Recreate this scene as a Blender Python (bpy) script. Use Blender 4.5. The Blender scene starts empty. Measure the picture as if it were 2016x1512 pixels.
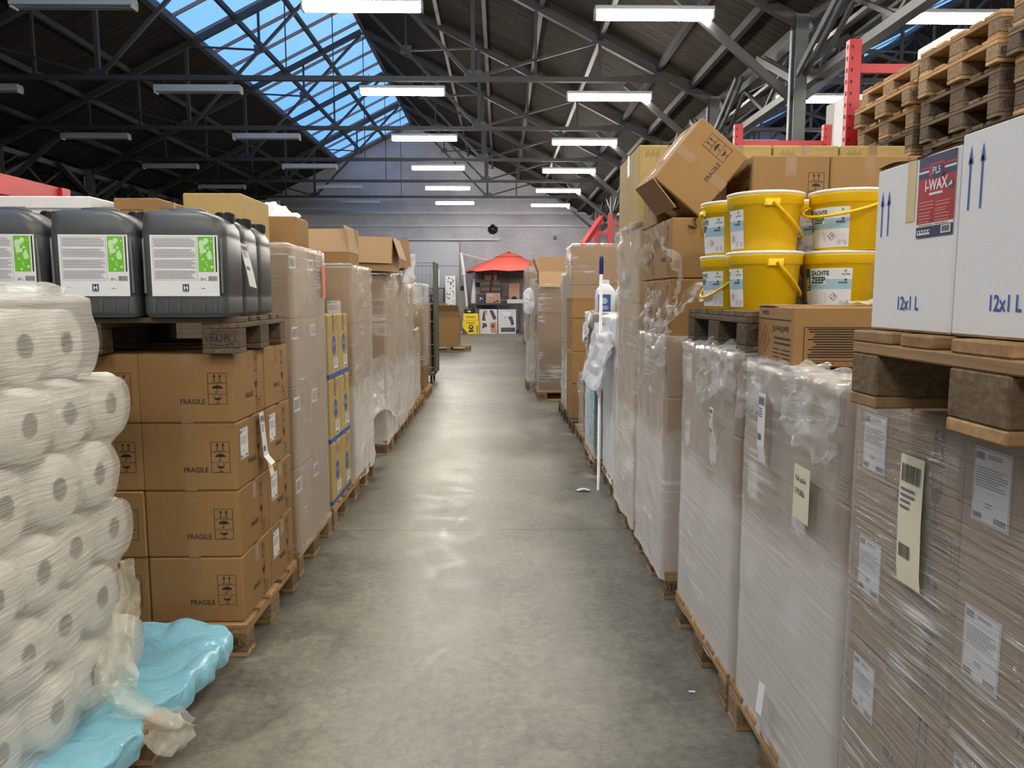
import bpy, math, random
from mathutils import Vector, Matrix, noise
random.seed(7)
SC = bpy.context.scene
COL = SC.collection
# ------------------------------------------------------------ camera
cam = bpy.data.objects.new('camera', bpy.data.cameras.new('camera'))
COL.objects.link(cam)
cam.location = (0, 0, 1.5)
cam.rotation_euler = (math.pi/2 - math.atan(169/1500), 0, -math.atan(24/1500))
cam.data.sensor_width = 36.0
cam.data.lens = 1500/2016*36
cam.data.clip_start = 0.05
cam.data.clip_end = 200
SC.camera = cam
# ------------------------------------------------------------ world, exposure
W = bpy.data.worlds.new('sky'); SC.world = W; W.use_nodes = True
nt = W.node_tree; nt.nodes.clear()
wo = nt.nodes.new('ShaderNodeOutputWorld'); wb = nt.nodes.new('ShaderNodeBackground')
tc = nt.nodes.new('ShaderNodeTexCoord'); wn = nt.nodes.new('ShaderNodeTexNoise')
wn.inputs['Scale'].default_value = 2.2; wn.inputs['Detail'].default_value = 5
wr = nt.nodes.new('ShaderNodeValToRGB')
wr.color_ramp.elements[0].position = .35; wr.color_ramp.elements[0].color = (.10, .31, .74, 1)
wr.color_ramp.elements[1].position = .7; wr.color_ramp.elements[1].color = (.23, .46, .88, 1)
nt.links.new(tc.outputs['Generated'], wn.inputs['Vector'])
nt.links.new(wn.outputs['Fac'], wr.inputs['Fac'])
nt.links.new(wr.outputs['Color'], wb.inputs['Color'])
wb.inputs['Strength'].default_value = 0.85
nt.links.new(wb.outputs['Background'], wo.inputs['Surface'])
SC.view_settings.view_transform = 'Standard'; SC.view_settings.look = 'None'
SC.view_settings.gamma = 1; SC.view_settings.exposure = 0.98
SC.view_settings.use_curve_mapping = False
SC.cycles.max_bounces = 7; SC.cycles.diffuse_bounces = 3; SC.cycles.glossy_bounces = 3
SC.cycles.transparent_max_bounces = 14; SC.cycles.transmission_bounces = 3
SC.cycles.use_denoising = True
SC.cycles.caustics_reflective = False; SC.cycles.caustics_refractive = False
SC.cycles.sample_clamp_indirect = 4.0
LAMP = 62.0        # radiance of the fluorescent tubes

# ------------------------------------------------------------ materials
MAT = {}
def new_mat(name):
    m = bpy.data.materials.new(name); m.use_nodes = True
    t = m.node_tree; b = t.nodes['Principled BSDF']; MAT[name] = m
    return m, t, b
def N(t, kind, **kw):
    n = t.nodes.new(kind)
    for k, v in kw.items():
        if k in n.inputs: n.inputs[k].default_value = v
        else: setattr(n, k, v)
    return n
def L(t, a, b): t.links.new(a, b)
def plain(name, col, rough=.6, spec=.5, metal=0, var=.06, scale=30, bump=0, em=None, ems=0, coat=0):
    m, t, b = new_mat(name)
    b.inputs['Roughness'].default_value = rough; b.inputs['Metallic'].default_value = metal
    b.inputs['Specular IOR Level'].default_value = spec
    b.inputs['Coat Weight'].default_value = coat
    if em: b.inputs['Emission Color'].default_value = (*em, 1); b.inputs['Emission Strength'].default_value = ems
    tc = N(t, 'ShaderNodeTexCoord'); n = N(t, 'ShaderNodeTexNoise', Scale=scale, Detail=3.0)
    L(t, tc.outputs['Object'], n.inputs['Vector'])
    mx = N(t, 'ShaderNodeMix', data_type='RGBA')
    mx.inputs[6].default_value = (*[c*(1-var) for c in col], 1); mx.inputs[7].default_value = (*[min(1, c*(1+var)) for c in col], 1)
    L(t, n.outputs['Fac'], mx.inputs[0]); L(t, mx.outputs[2], b.inputs['Base Color'])
    if bump:
        bp = N(t, 'ShaderNodeBump', Strength=bump, Distance=.004); L(t, n.outputs['Fac'], bp.inputs['Height']); L(t, bp.outputs['Normal'], b.inputs['Normal'])
    return m
def card(name, col, var=.12):
    m, t, b = new_mat(name)
    b.inputs['Roughness'].default_value = .72; b.inputs['Specular IOR Level'].default_value = .3
    tc = N(t, 'ShaderNodeTexCoord')
    n = N(t, 'ShaderNodeTexNoise', Scale=6.0, Detail=5.0); L(t, tc.outputs['Object'], n.inputs['Vector'])
    n2 = N(t, 'ShaderNodeTexNoise', Scale=260.0, Detail=2.0); L(t, tc.outputs['Object'], n2.inputs['Vector'])
    oi = N(t, 'ShaderNodeObjectInfo')
    a = N(t, 'ShaderNodeMath', operation='MULTIPLY_ADD'); a.inputs[1].default_value = .5; a.inputs[2].default_value = .0
    L(t, n.outputs['Fac'], a.inputs[0])
    a2 = N(t, 'ShaderNodeMath', operation='MULTIPLY_ADD'); a2.inputs[1].default_value = .45; L(t, oi.outputs['Random'], a2.inputs[0]); L(t, a.outputs[0], a2.inputs[2])
    mx = N(t, 'ShaderNodeMix', data_type='RGBA')
    mx.inputs[6].default_value = (*[c*(1-var) for c in col], 1); mx.inputs[7].default_value = (*[min(1, c*(1+var)) for c in col], 1)
    L(t, a2.outputs[0], mx.inputs[0]); L(t, mx.outputs[2], b.inputs['Base Color'])
    w = N(t, 'ShaderNodeTexWave', Scale=45.0, Distortion=1.0); w.bands_direction = 'X'; L(t, tc.outputs['Object'], w.inputs['Vector'])
    ad = N(t, 'ShaderNodeMath', operation='MULTIPLY_ADD'); ad.inputs[1].default_value = .5; L(t, w.outputs['Fac'], ad.inputs[0]); L(t, n2.outputs['Fac'], ad.inputs[2])
    bp = N(t, 'ShaderNodeBump', Strength=.25, Distance=.0015); L(t, ad.outputs[0], bp.inputs['Height']); L(t, bp.outputs['Normal'], b.inputs['Normal'])
    return m
def wood(name, c1, c2, axis='X', chip=False, dirt=.35):
    m, t, b = new_mat(name); b.inputs['Roughness'].default_value = .8; b.inputs['Specular IOR Level'].default_value = .2
    tc = N(t, 'ShaderNodeTexCoord'); mp = N(t, 'ShaderNodeMapping'); L(t, tc.outputs['Object'], mp.inputs['Vector'])
    mp.inputs['Scale'].default_value = (60, 60, 90) if chip else {'X': (3, 40, 40), 'Y': (40, 3, 40)}[axis]
    oi = N(t, 'ShaderNodeObjectInfo')
    n = N(t, 'ShaderNodeTexNoise', Scale=1.0, Detail=6.0, Roughness=.65); n.noise_dimensions = '4D'
    L(t, mp.outputs[0], n.inputs['Vector'])
    w = N(t, 'ShaderNodeMath', operation='MULTIPLY'); w.inputs[1].default_value = 40; L(t, oi.outputs['Random'], w.inputs[0]); L(t, w.outputs[0], n.inputs['W'])
    cr = N(t, 'ShaderNodeValToRGB'); e = cr.color_ramp.elements
    e[0].position = .3; e[0].color = (*c2, 1); e[1].position = .68; e[1].color = (*c1, 1)
    L(t, n.outputs['Fac'], cr.inputs['Fac'])
    hv = N(t, 'ShaderNodeHueSaturation'); L(t, cr.outputs['Color'], hv.inputs['Color'])
    mr = N(t, 'ShaderNodeMapRange'); mr.inputs[3].default_value = 1-dirt; mr.inputs[4].default_value = 1+dirt*.5; L(t, oi.outputs['Random'], mr.inputs[0]); L(t, mr.outputs[0], hv.inputs['Value'])
    L(t, hv.outputs['Color'], b.inputs['Base Color'])
    bp = N(t, 'ShaderNodeBump', Strength=.5, Distance=.003); L(t, n.outputs['Fac'], bp.inputs['Height']); L(t, bp.outputs['Normal'], b.inputs['Normal'])
    return m
def film(name, veil=.12, streak=.45, direction=(4, 30, 60), rot=(0.5, 0, 0), col=(.85, .84, .80), fres=.35, rough=.16, dist=.15, bump=.45, lower=0.0):
    m = bpy.data.materials.new(name); m.use_nodes = True; MAT[name] = m
    t = m.node_tree; t.nodes.clear()
    out = N(t, 'ShaderNodeOutputMaterial'); mix = N(t, 'ShaderNodeMixShader'); tr = N(t, 'ShaderNodeBsdfTransparent')
    tr.inputs['Color'].default_value = (.97, .97, .96, 1)
    b = N(t, 'ShaderNodeBsdfPrincipled'); b.inputs['Base Color'].default_value = (*col, 1); b.inputs['Roughness'].default_value = rough
    b.inputs['Specular IOR Level'].default_value = 1.0
    tc = N(t, 'ShaderNodeTexCoord'); mp = N(t, 'ShaderNodeMapping'); mp.inputs['Scale'].default_value = direction; mp.inputs['Rotation'].default_value = rot
    mp.vector_type = 'POINT'
    L(t, tc.outputs['Object'], mp.inputs['Vector'])
    n = N(t, 'ShaderNodeTexNoise', Scale=1.0, Detail=5.0, Roughness=.6, Distortion=dist); L(t, mp.outputs[0], n.inputs['Vector'])
    n2 = N(t, 'ShaderNodeTexNoise', Scale=2.2, Detail=3.0); L(t, tc.outputs['Object'], n2.inputs['Vector'])
    ml = N(t, 'ShaderNodeMath', operation='MULTIPLY'); L(t, n.outputs['Fac'], ml.inputs[0]); L(t, n2.outputs['Fac'], ml.inputs[1])
    cr = N(t, 'ShaderNodeValToRGB'); e = cr.color_ramp.elements
    e[0].position = .30; e[0].color = (veil,)*3+(1,); e[1].position = .42; e[1].color = (veil+streak,)*3+(1,); cr.color_ramp.interpolation = 'EASE'
    L(t, ml.outputs[0], cr.inputs['Fac'])
    lw = N(t, 'ShaderNodeLayerWeight', Blend=.35); veil_out = cr.outputs['Color']
    if lower:                                  # lower half whiter: more turns of film, plus floor reflection painted into the veil
        sz = N(t, 'ShaderNodeSeparateXYZ'); L(t, tc.outputs['Object'], sz.inputs[0]); wz = N(t, 'ShaderNodeMath', operation='MULTIPLY_ADD'); wz.inputs[1].default_value = .5; L(t, n2.outputs['Fac'], wz.inputs[0]); L(t, sz.outputs[2], wz.inputs[2])
        mz = N(t, 'ShaderNodeMapRange'); mz.inputs[1].default_value = 1.0; mz.inputs[2].default_value = 1.12; mz.inputs[3].default_value = lower; mz.inputs[4].default_value = 0; L(t, wz.outputs[0], mz.inputs[0])
        av = N(t, 'ShaderNodeMath', operation='ADD'); L(t, cr.outputs['Color'], av.inputs[0]); L(t, mz.outputs[0], av.inputs[1]); veil_out = av.outputs[0]
    ad = N(t, 'ShaderNodeMath', operation='MULTIPLY_ADD', use_clamp=True); ad.inputs[1].default_value = fres; L(t, lw.outputs['Facing'], ad.inputs[0]); L(t, veil_out, ad.inputs[2])
    L(t, ad.outputs[0], mix.inputs[0]); L(t, tr.outputs[0], mix.inputs[1]); L(t, b.outputs[0], mix.inputs[2])
    bp = N(t, 'ShaderNodeBump', Strength=bump, Distance=.012); L(t, n.outputs['Fac'], bp.inputs['Height']); L(t, bp.outputs['Normal'], b.inputs['Normal'])
    L(t, mix.outputs[0], out.inputs['Surface'])
    return m

card('kraft', (.30, .172, .064)); card('kraft_light', (.38, .235, .105)); card('kraft_grey', (.29, .18, .092)); card('kraft_yellow', (.44, .32, .12), .08)
card('white_card', (.80, .80, .78), .04); card('kraft_inside', (.40, .26, .14), .06)
plain('ink', (.018, .013, .012), .7); plain('tape', (.30, .18, .085), .25, .6, var=.12, scale=60); plain('clear_tape', (.50, .40, .24), .2, .7)
plain('paper', (.76, .77, .78), .5, var=.02); plain('grey_ink', (.16, .16, .17), .7); plain('cream_paper', (.78, .73, .55), .5, var=.03)
plain('masking_tape', (.66, .53, .27), .6, var=.05); plain('blue_ink', (.03, .10, .38), .6); plain('navy', (.012, .02, .09), .5)
plain('red_print', (.42, .01, .025), .4); plain('green_print', (.16, .50, .03), .4); plain('pale_green', (.55, .80, .45), .4); plain('dark_green', (.01, .10, .07), .5)
plain('pale_blue', (.36, .55, .64), .5); plain('red_ink', (.55, .04, .07), .5); plain('pink', (.85, .16, .16), .5); plain('gold_ink', (.30, .22, .06), .6)
plain('can_grey', (.060, .066, .070), .42, .5, var=.08, scale=12, bump=.08); plain('black_plastic', (.012, .012, .014), .35, .5)
plain('yellow_plastic', (.90, .57, .003), .3, .5, var=.03, scale=8); plain('lid_white', (.82, .78, .66), .3, .6)
plain('blue_plastic', (.01, .035, .22), .35); plain('white_plastic', (.78, .80, .80), .35); plain('coral', (.88, .13, .10), .7); plain('red_paint', (.42, .010, .018), .4, .5, var=.1)
plain('steel', (.042, .046, .049), .55, .5, metal=.1, var=.25, scale=9); plain('steel_light', (.085, .092, .094), .5, .5, metal=.1, var=.2, scale=9)
plain('lamp_body', (.42, .45, .48), .4, .5); plain('galv', (.30, .31, .33), .35, .5, metal=.6, var=.25)
plain('tube_on', (1, 1, 1), .4, em=(1.0, .93, .82), ems=LAMP); plain('tube_off', (.42, .66, .74), .25)
plain('dark_metal', (.03, .04, .035), .5, metal=.3); plain('olive_metal', (.10, .12, .09), .45, metal=.4); plain('roller_rubber', (.01, .01, .01), .6)
plain('tissue', (.86, .83, .76), .85, var=.05, scale=14, bump=.4); plain('core_card', (.23, .19, .16), .9)
plain('cloth_white', (.82, .84, .88), .5, var=.04, scale=20, bump=.3); plain('brown_crate', (.045, .014, .012), .4)
plain('yellow_pack', (.85, .62, .01), .4); plain('tan_pack', (.55, .30, .22), .5); plain('pic_light', (.62, .62, .66), .4); plain('pic_dark', (.05, .05, .06), .4)
plain('skin_print', (.50, .24, .14), .5); plain('paint_post', (.70, .68, .68), .4); plain('board_dark', (.05, .05, .05), .5)
wood('wood_x', (.50, .32, .155), (.26, .15, .068), 'X'); wood('wood_y', (.50, .325, .165), (.26, .155, .075), 'Y')
wood('wood_old_x', (.21, .155, .10), (.08, .055, .035), 'X'); wood('wood_old_y', (.21, .155, .10), (.08, .055, .035), 'Y')
wood('chip', (.34, .24, .14), (.13, .085, .05), chip=True); wood('chip_old', (.17, .125, .085), (.06, .045, .03), chip=True)
film('film', .14, .6, (2.5, 3, 75), (.55, 0, .0), rough=.06, bump=1.0); film('film_milky', .18, .30, (1.3, 1.6, 30), (.7, 0, 0), fres=.38, rough=.09, bump=.4, lower=.30, col=(.92, .89, .84)); film('film_clear', .14, .6, (8, 8, 45), (-.7, 0, 0), fres=.25, rough=.05, bump=1.0, dist=.5)
film('film_roll', .36, .40, (3, 4, 70), (-.45, 0, 0), col=(.93, .90, .84), fres=.15, bump=1.0, rough=.07)
film('film_cream', .32, .5, (25, 25, 60), (.6, .2, 0), col=(.85, .80, .66), fres=.3)
film('bag', .82, .16, (20, 20, 20), col=(.85, .87, .90), rough=.35)
film('blue_film', .80, .18, (13, 9, 9), col=(.27, .62, .78), rough=.12, bump=1.0)

def mat_floor():
    m, t, b = new_mat('concrete')
    tc = N(t, 'ShaderNodeTexCoord'); P = tc.outputs['Object']
    n1 = N(t, 'ShaderNodeTexNoise', Scale=.55, Detail=8.0, Roughness=.62); n2 = N(t, 'ShaderNodeTexNoise', Scale=5.0, Detail=8.0, Roughness=.7, Distortion=.6); n3 = N(t, 'ShaderNodeTexNoise', Scale=26.0, Detail=9.0, Roughness=.72, Distortion=.3)
    for n in (n1, n2, n3): L(t, P, n.inputs['Vector'])
    a = N(t, 'ShaderNodeMath', operation='ADD'); L(t, n1.outputs['Fac'], a.inputs[0]); L(t, n2.outputs['Fac'], a.inputs[1])
    a3 = N(t, 'ShaderNodeMath', operation='MULTIPLY_ADD'); L(t, n3.outputs['Fac'], a3.inputs[0]); a3.inputs[1].default_value = .8; L(t, a.outputs[0], a3.inputs[2])
    mr = N(t, 'ShaderNodeMapRange'); mr.inputs[1].default_value = 1.12; mr.inputs[2].default_value = 1.66; L(t, a3.outputs[0], mr.inputs[0])
    cr = N(t, 'ShaderNodeValToRGB'); e = cr.color_ramp.elements
    e[0].position = 0; e[0].color = (.078, .074, .060, 1); e[1].position = 1; e[1].color = (.265, .252, .203, 1)
    L(t, mr.outputs[0], cr.inputs['Fac'])
    # thin scratches and dark stains
    mp = N(t, 'ShaderNodeMapping'); mp.inputs['Rotation'].default_value = (0, 0, .5); mp.inputs['Scale'].default_value = (1.2, .35, 1); L(t, P, mp.inputs['Vector'])
    v = N(t, 'ShaderNodeTexVoronoi', Scale=2.3); v.feature = 'DISTANCE_TO_EDGE'
    nd = N(t, 'ShaderNodeTexNoise', Scale=2.0, Detail=4.0); L(t, mp.outputs[0], nd.inputs['Vector']); va = N(t, 'ShaderNodeVectorMath', operation='MULTIPLY_ADD'); va.inputs[1].default_value = (1.6, 1.6, 0)
    L(t, nd.outputs['Color'], va.inputs[0]); L(t, mp.outputs[0], va.inputs[2]); L(t, va.outputs[0], v.inputs['Vector'])
    lt = N(t, 'ShaderNodeMapRange'); lt.inputs[1].default_value = .0; lt.inputs[2].default_value = .012; lt.inputs[3].default_value = .80; lt.inputs[4].default_value = 1.0; L(t, v.outputs['Distance'], lt.inputs[0])
    # control joints: across every 6 m, one along the left row
    sx = N(t, 'ShaderNodeSeparateXYZ'); L(t, P, sx.inputs[0])
    def joint(sock, off, period, w):
        s = N(t, 'ShaderNodeMath', operation='SUBTRACT'); L(t, sock, s.inputs[0]); s.inputs[1].default_value = off
        if period:
            q = N(t, 'ShaderNodeMath', operation='PINGPONG'); q.inputs[1].default_value = period/2; L(t, s.outputs[0], q.inputs[0]); s = q
        ab = N(t, 'ShaderNodeMath', operation='ABSOLUTE'); L(t, s.outputs[0], ab.inputs[0])
        gt = N(t, 'ShaderNodeMapRange'); gt.inputs[1].default_value = w*.6; gt.inputs[2].default_value = w; gt.inputs[3].default_value = .25; gt.inputs[4].default_value = 1; L(t, ab.outputs[0], gt.inputs[0])
        return gt.outputs[0]
    fac = lt.outputs[0]
    for s in (joint(sx.outputs[1], 4.83, 12.0, .006), joint(sx.outputs[1], 10.81, 12.0, .007), joint(sx.outputs[0], -1.175, 0, .006)):
        k = N(t, 'ShaderNodeMath', operation='MULTIPLY'); L(t, fac, k.inputs[0]); L(t, s, k.inputs[1]); fac = k.outputs[0]
    mx = N(t, 'ShaderNodeMix', data_type='RGBA'); mx.blend_type = 'MULTIPLY'; mx.inputs[0].default_value = 1
    L(t, cr.outputs['Color'], mx.inputs[6]); L(t, fac, mx.inputs[7]); L(t, mx.outputs[2], b.inputs['Base Color'])
    rr = N(t, 'ShaderNodeMapRange'); rr.inputs[1].default_value = .35; rr.inputs[2].default_value = .7; rr.inputs[3].default_value = .34; rr.inputs[4].default_value = .58; L(t, n2.outputs['Fac'], rr.inputs[0]); L(t, rr.outputs[0], b.inputs['Roughness'])
    bp = N(t, 'ShaderNodeBump', Strength=.12, Distance=.01); L(t, n2.outputs['Fac'], bp.inputs['Height']); L(t, bp.outputs['Normal'], b.inputs['Normal'])
mat_floor()
def mat_brick():
    m, t, b = new_mat('brick_paint'); b.inputs['Roughness'].default_value = .6
    tc = N(t, 'ShaderNodeTexCoord'); mp = N(t, 'ShaderNodeMapping'); mp.inputs['Rotation'].default_value = (math.pi/2, 0, 0); L(t, tc.outputs['Object'], mp.inputs['Vector'])
    br = N(t, 'ShaderNodeTexBrick', Scale=1.0); br.inputs['Brick Width'].default_value = .24; br.inputs['Row Height'].default_value = .085; br.inputs['Mortar Size'].default_value = .008; br.inputs['Mortar Smooth'].default_value = .5
    br.inputs['Color1'].default_value = (.47, .48, .53, 1); br.inputs['Color2'].default_value = (.43, .44, .49, 1); br.inputs['Mortar'].default_value = (.30, .30, .33, 1)
    L(t, mp.outputs[0], br.inputs['Vector'])
    n = N(t, 'ShaderNodeTexNoise', Scale=.8, Detail=6.0); L(t, tc.outputs['Object'], n.inputs['Vector'])
    mr = N(t, 'ShaderNodeMapRange'); mr.inputs[1].default_value = .3; mr.inputs[2].default_value = .6; mr.inputs[3].default_value = .75; mr.inputs[4].default_value = 1; L(t, n.outputs['Fac'], mr.inputs[0])
    mx = N(t, 'ShaderNodeMix', data_type='RGBA'); mx.blend_type = 'MULTIPLY'; mx.inputs[0].default_value = 1; L(t, br.outputs['Color'], mx.inputs[6]); L(t, mr.outputs[0], mx.inputs[7]); L(t, mx.outputs[2], b.inputs['Base Color'])
    bp = N(t, 'ShaderNodeBump', Strength=.6, Distance=.012, invert=True); L(t, br.outputs['Fac'], bp.inputs['Height']); L(t, bp.outputs['Normal'], b.inputs['Normal'])
mat_brick()
def mat_roof(name, c1, c2):
    m, t, b = new_mat(name); b.inputs['Roughness'].default_value = .85; b.inputs['Specular IOR Level'].default_value = .1
    tc = N(t, 'ShaderNodeTexCoord')
    mp = N(t, 'ShaderNodeMapping'); mp.inputs['Scale'].default_value = (.8, 12, .8); L(t, tc.outputs['Object'], mp.inputs['Vector'])
    n = N(t, 'ShaderNodeTexNoise', Scale=1.0, Detail=6.0, Roughness=.7); L(t, mp.outputs[0], n.inputs['Vector'])
    w = N(t, 'ShaderNodeTexWave', Scale=1.6, Distortion=.2); w.bands_direction = 'Y'; w.wave_profile = 'SAW'; L(t, tc.outputs['Object'], w.inputs['Vector'])
    ct = N(t, 'ShaderNodeMapRange'); ct.inputs[1].default_value = 0; ct.inputs[2].default_value = .08; ct.inputs[3].default_value = .35; ct.inputs[4].default_value = 1; L(t, w.outputs['Fac'], ct.inputs[0])
    cr = N(t, 'ShaderNodeValToRGB'); e = cr.color_ramp.elements; e[0].position = .36; e[0].color = (*c2, 1); e[1].position = .6; e[1].color = (*c1, 1); L(t, n.outputs['Fac'], cr.inputs['Fac'])
    mx = N(t, 'ShaderNodeMix', data_type='RGBA'); mx.blend_type = 'MULTIPLY'; mx.inputs[0].default_value = 1; L(t, cr.outputs['Color'], mx.inputs[6]); L(t, ct.outputs[0], mx.inputs[7]); L(t, mx.outputs[2], b.inputs['Base Color'])
    bp = N(t, 'ShaderNodeBump', Strength=.4, Distance=.02); L(t, w.outputs['Fac'], bp.inputs['Height']); L(t, bp.outputs['Normal'], b.inputs['Normal'])
mat_roof('roof_boards', (.050, .043, .037), (.020, .017, .015)); mat_roof('roof_boards_unlit', (.035, .031, .029), (.016, .014, .013))  # second copy darker: shade of the unlit left roofs is put into its colour
def mat_glass():
    m = bpy.data.materials.new('pane'); m.use_nodes = True; MAT['pane'] = m; t = m.node_tree; t.nodes.clear()
    o = N(t, 'ShaderNodeOutputMaterial'); mx = N(t, 'ShaderNodeMixShader'); mx.inputs[0].default_value = .05
    tr = N(t, 'ShaderNodeBsdfTransparent'); tr.inputs[0].default_value = (.92, .96, 1, 1); g = N(t, 'ShaderNodeBsdfGlossy'); g.inputs['Roughness'].default_value = .2
    L(t, tr.outputs[0], mx.inputs[1]); L(t, g.outputs[0], mx.inputs[2]); L(t, mx.outputs[0], o.inputs['Surface'])
mat_glass()

# ------------------------------------------------------------ mesh builder
class MB:
    def __init__(s): s.v = []; s.f = []; s.m = []; s.names = []
    def mi(s, mat):
        if mat not in s.names: s.names.append(mat)
        return s.names.index(mat)
    def add(s, vs, fs, mat):
        o = len(s.v); s.v += [tuple(p) for p in vs]; k = s.mi(mat)
        for f in fs: s.f.append(tuple(i+o for i in f)); s.m.append(k)
    def box(s, x0, x1, y0, y1, z0, z1, mat, ch=0.0, fn=None):
        if ch <= 0:
            vs = [(x, y, z) for x in (x0, x1) for y in (y0, y1) for z in (z0, z1)]
            fs = [(0, 1, 3, 2), (4, 6, 7, 5), (0, 4, 5, 1), (2, 3, 7, 6), (0, 2, 6, 4), (1, 5, 7, 3)]
        else:
            vs = []; idx = {}
            for i, (x, sx) in enumerate(((x0, 1), (x1, -1))):
                for j, (y, sy) in enumerate(((y0, 1), (y1, -1))):
                    for k, (z, sz) in enumerate(((z0, 1), (z1, -1))):
                        for a in range(3):
                            idx[(i, j, k, a)] = len(vs)
                            vs.append((x+(0 if a == 0 else sx*ch), y+(0 if a == 1 else sy*ch), z+(0 if a == 2 else sz*ch)))
            fs = []
            def q(c, a): return idx[(*c, a)]
            for a in range(3):
                for e in (0, 1):
                    b, c = [(1, 2), (0, 2), (0, 1)][a]
                    cs = []
                    for (p, r) in ((0, 0), (1, 0), (1, 1), (0, 1)):
                        t = [0, 0, 0]; t[a] = e; t[b] = p; t[c] = r; cs.append(q(t, a))
                    fs.append(tuple(cs))
            for a in range(3):
                b, c = [(1, 2), (0, 2), (0, 1)][a]
                for p in (0, 1):
                    for r in (0, 1):
                        t0 = [0, 0, 0]; t0[b] = p; t0[c] = r; t1 = list(t0); t1[a] = 1
                        fs.append((q(t0, b), q(t1, b), q(t1, c), q(t0, c)))
            for c in [(i, j, k) for i in (0, 1) for j in (0, 1) for k in (0, 1)]: fs.append((q(c, 0), q(c, 1), q(c, 2)))
        if fn: vs = [fn(Vector(p)) for p in vs]
        s.add(vs, fs, mat)
    def beam(s, p, q, w, h, mat, up=(0, 0, 1)):
        p = Vector(p); q = Vector(q); d = (q-p).normalized(); u = Vector(up)
        if abs(d.dot(u)) > .98: u = Vector((0, 1, 0))
        a = d.cross(u).normalized(); b = a.cross(d).normalized()
        vs = [e + a*sa*w/2 + b*sb*h/2 for e in (p, q) for sa in (-1, 1) for sb in (-1, 1)]
        s.add(vs, [(0, 1, 3, 2), (4, 6, 7, 5), (0, 4, 5, 1), (2, 3, 7, 6), (0, 2, 6, 4), (1, 5, 7, 3)], mat)
    def tube(s, pts, r, mat, seg=8, cap=True):
        pts = [Vector(p) for p in pts]; vs = []; fs = []
        rs = r if isinstance(r, (list, tuple)) else [r]*len(pts)
        prev = None
        for i, p in enumerate(pts):
            d = (pts[min(i+1, len(pts)-1)] - pts[max(i-1, 0)]).normalized()
            if prev is None:
                a = d.cross(Vector((0, 0, 1)))
                if a.length < .05: a = d.cross(Vector((0, 1, 0)))
            else: a = prev - d*prev.dot(d)
            a.normalize(); prev = a; b = d.cross(a)
            for k in range(seg):
                t = 2*math.pi*k/seg; vs.append(p + (a*math.cos(t)+b*math.sin(t))*rs[i])
        for i in range(len(pts)-1):
            for k in range(seg):
                fs.append((i*seg+k, i*seg+(k+1) % seg, (i+1)*seg+(k+1) % seg, (i+1)*seg+k))
        if cap: fs += [tuple(range(seg)), tuple(range((len(pts)-1)*seg, len(pts)*seg))]
        s.add(vs, fs, mat)
    def loft(s, rings, mat, cap0=True, cap1=True):
        n = len(rings[0]); vs = [p for r in rings for p in r]
        fs = [(i*n+k, i*n+(k+1) % n, (i+1)*n+(k+1) % n, (i+1)*n+k) for i in range(len(rings)-1) for k in range(n)]
        if cap0: fs.append(tuple(range(n)))
        if cap1: fs.append(tuple(range((len(rings)-1)*n, len(rings)*n)))
        s.add(vs, fs, mat)
    def lathe(s, prof, mat, seg=32, c=(0, 0, 0), axis='z', cap0=True, cap1=True):
        rings = []
        for r, h in prof:
            ring = []
            for k in range(seg):
                t = 2*math.pi*k/seg; a, b = r*math.cos(t), r*math.sin(t)
                ring.append((c[0]+a, c[1]+b, c[2]+h) if axis == 'z' else (c[0]+h, c[1]+a, c[2]+b) if axis == 'x' else (c[0]+a, c[1]+h, c[2]+b))
            rings.append(ring)
        s.loft(rings, mat, cap0, cap1)
    def grid(s, fn, nu, nv, mat):
        vs = [fn(i/nu, j/nv) for j in range(nv+1) for i in range(nu+1)]
        s.add(vs, [(j*(nu+1)+i, j*(nu+1)+i+1, (j+1)*(nu+1)+i+1, (j+1)*(nu+1)+i) for j in range(nv) for i in range(nu)], mat)
    # --- flat marks on a surface; fr(a, b, e) gives the point at a, b metres, e above it
    def poly(s, fr, pts, mat, e=.0008): s.add([fr(a, b, e) for a, b in pts], [tuple(range(len(pts)))], mat)
    def rect(s, fr, a0, b0, a1, b1, mat, e=.0008, n=1):
        for i in range(n):
            x0 = a0+(a1-a0)*i/n; x1 = a0+(a1-a0)*(i+1)/n
            s.poly(fr, [(x0, b0), (x1, b0), (x1, b1), (x0, b1)], mat, e)
    def outline(s, fr, a0, b0, a1, b1, w, mat, e=.0008):
        for r in ((a0, b0, a1, b0+w), (a0, b1-w, a1, b1), (a0, b0, a0+w, b1), (a1-w, b0, a1, b1)): s.rect(fr, *r, mat, e)
    def disc(s, fr, a, b, r, mat, e=.0008, n=14, k=1.0): s.poly(fr, [(a+r*math.cos(2*math.pi*i/n), b+k*r*math.sin(2*math.pi*i/n)) for i in range(n)], mat, e)
    def text(s, fr, txt, a, b, size, mat, e=.001, align='l', bold=0.0, sx=1.0, rot=0.0):
        vs, fs, w = glyphs(txt, bold)
        off = {'l': 0, 'c': w/2, 'r': w}[align]; c, sn = math.cos(rot), math.sin(rot)
        o = []
        for x, y in vs:
            x = (x-off)*size*sx; y = y*size
            o.append(fr(a + x*c - y*sn, b + x*sn + y*c, e))
        s.add(o, fs, mat)
    def lines(s, fr, a0, a1, b1, n, pitch, h, mat, e=.0008, jag=.25):
        for i in range(n):
            r = random.random(); x1 = a1-(a1-a0)*jag*r*r
            s.rect(fr, a0, b1-i*pitch-h, x1, b1-i*pitch, mat, e)
    def barcode(s, fr, a0, b0, a1, b1, mat='ink', e=.001):
        x = a0
        while x < a1:
            w = random.choice((.03, .05, .08))*(a1-a0); s.rect(fr, x, b0, min(x+w*.7, a1), b1, mat, e); x += w*1.3
    def build(s, name, parent=None, smooth=False, loc=None):
        me = s.mesh(name, smooth); return link(name, me, parent, loc)
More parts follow.
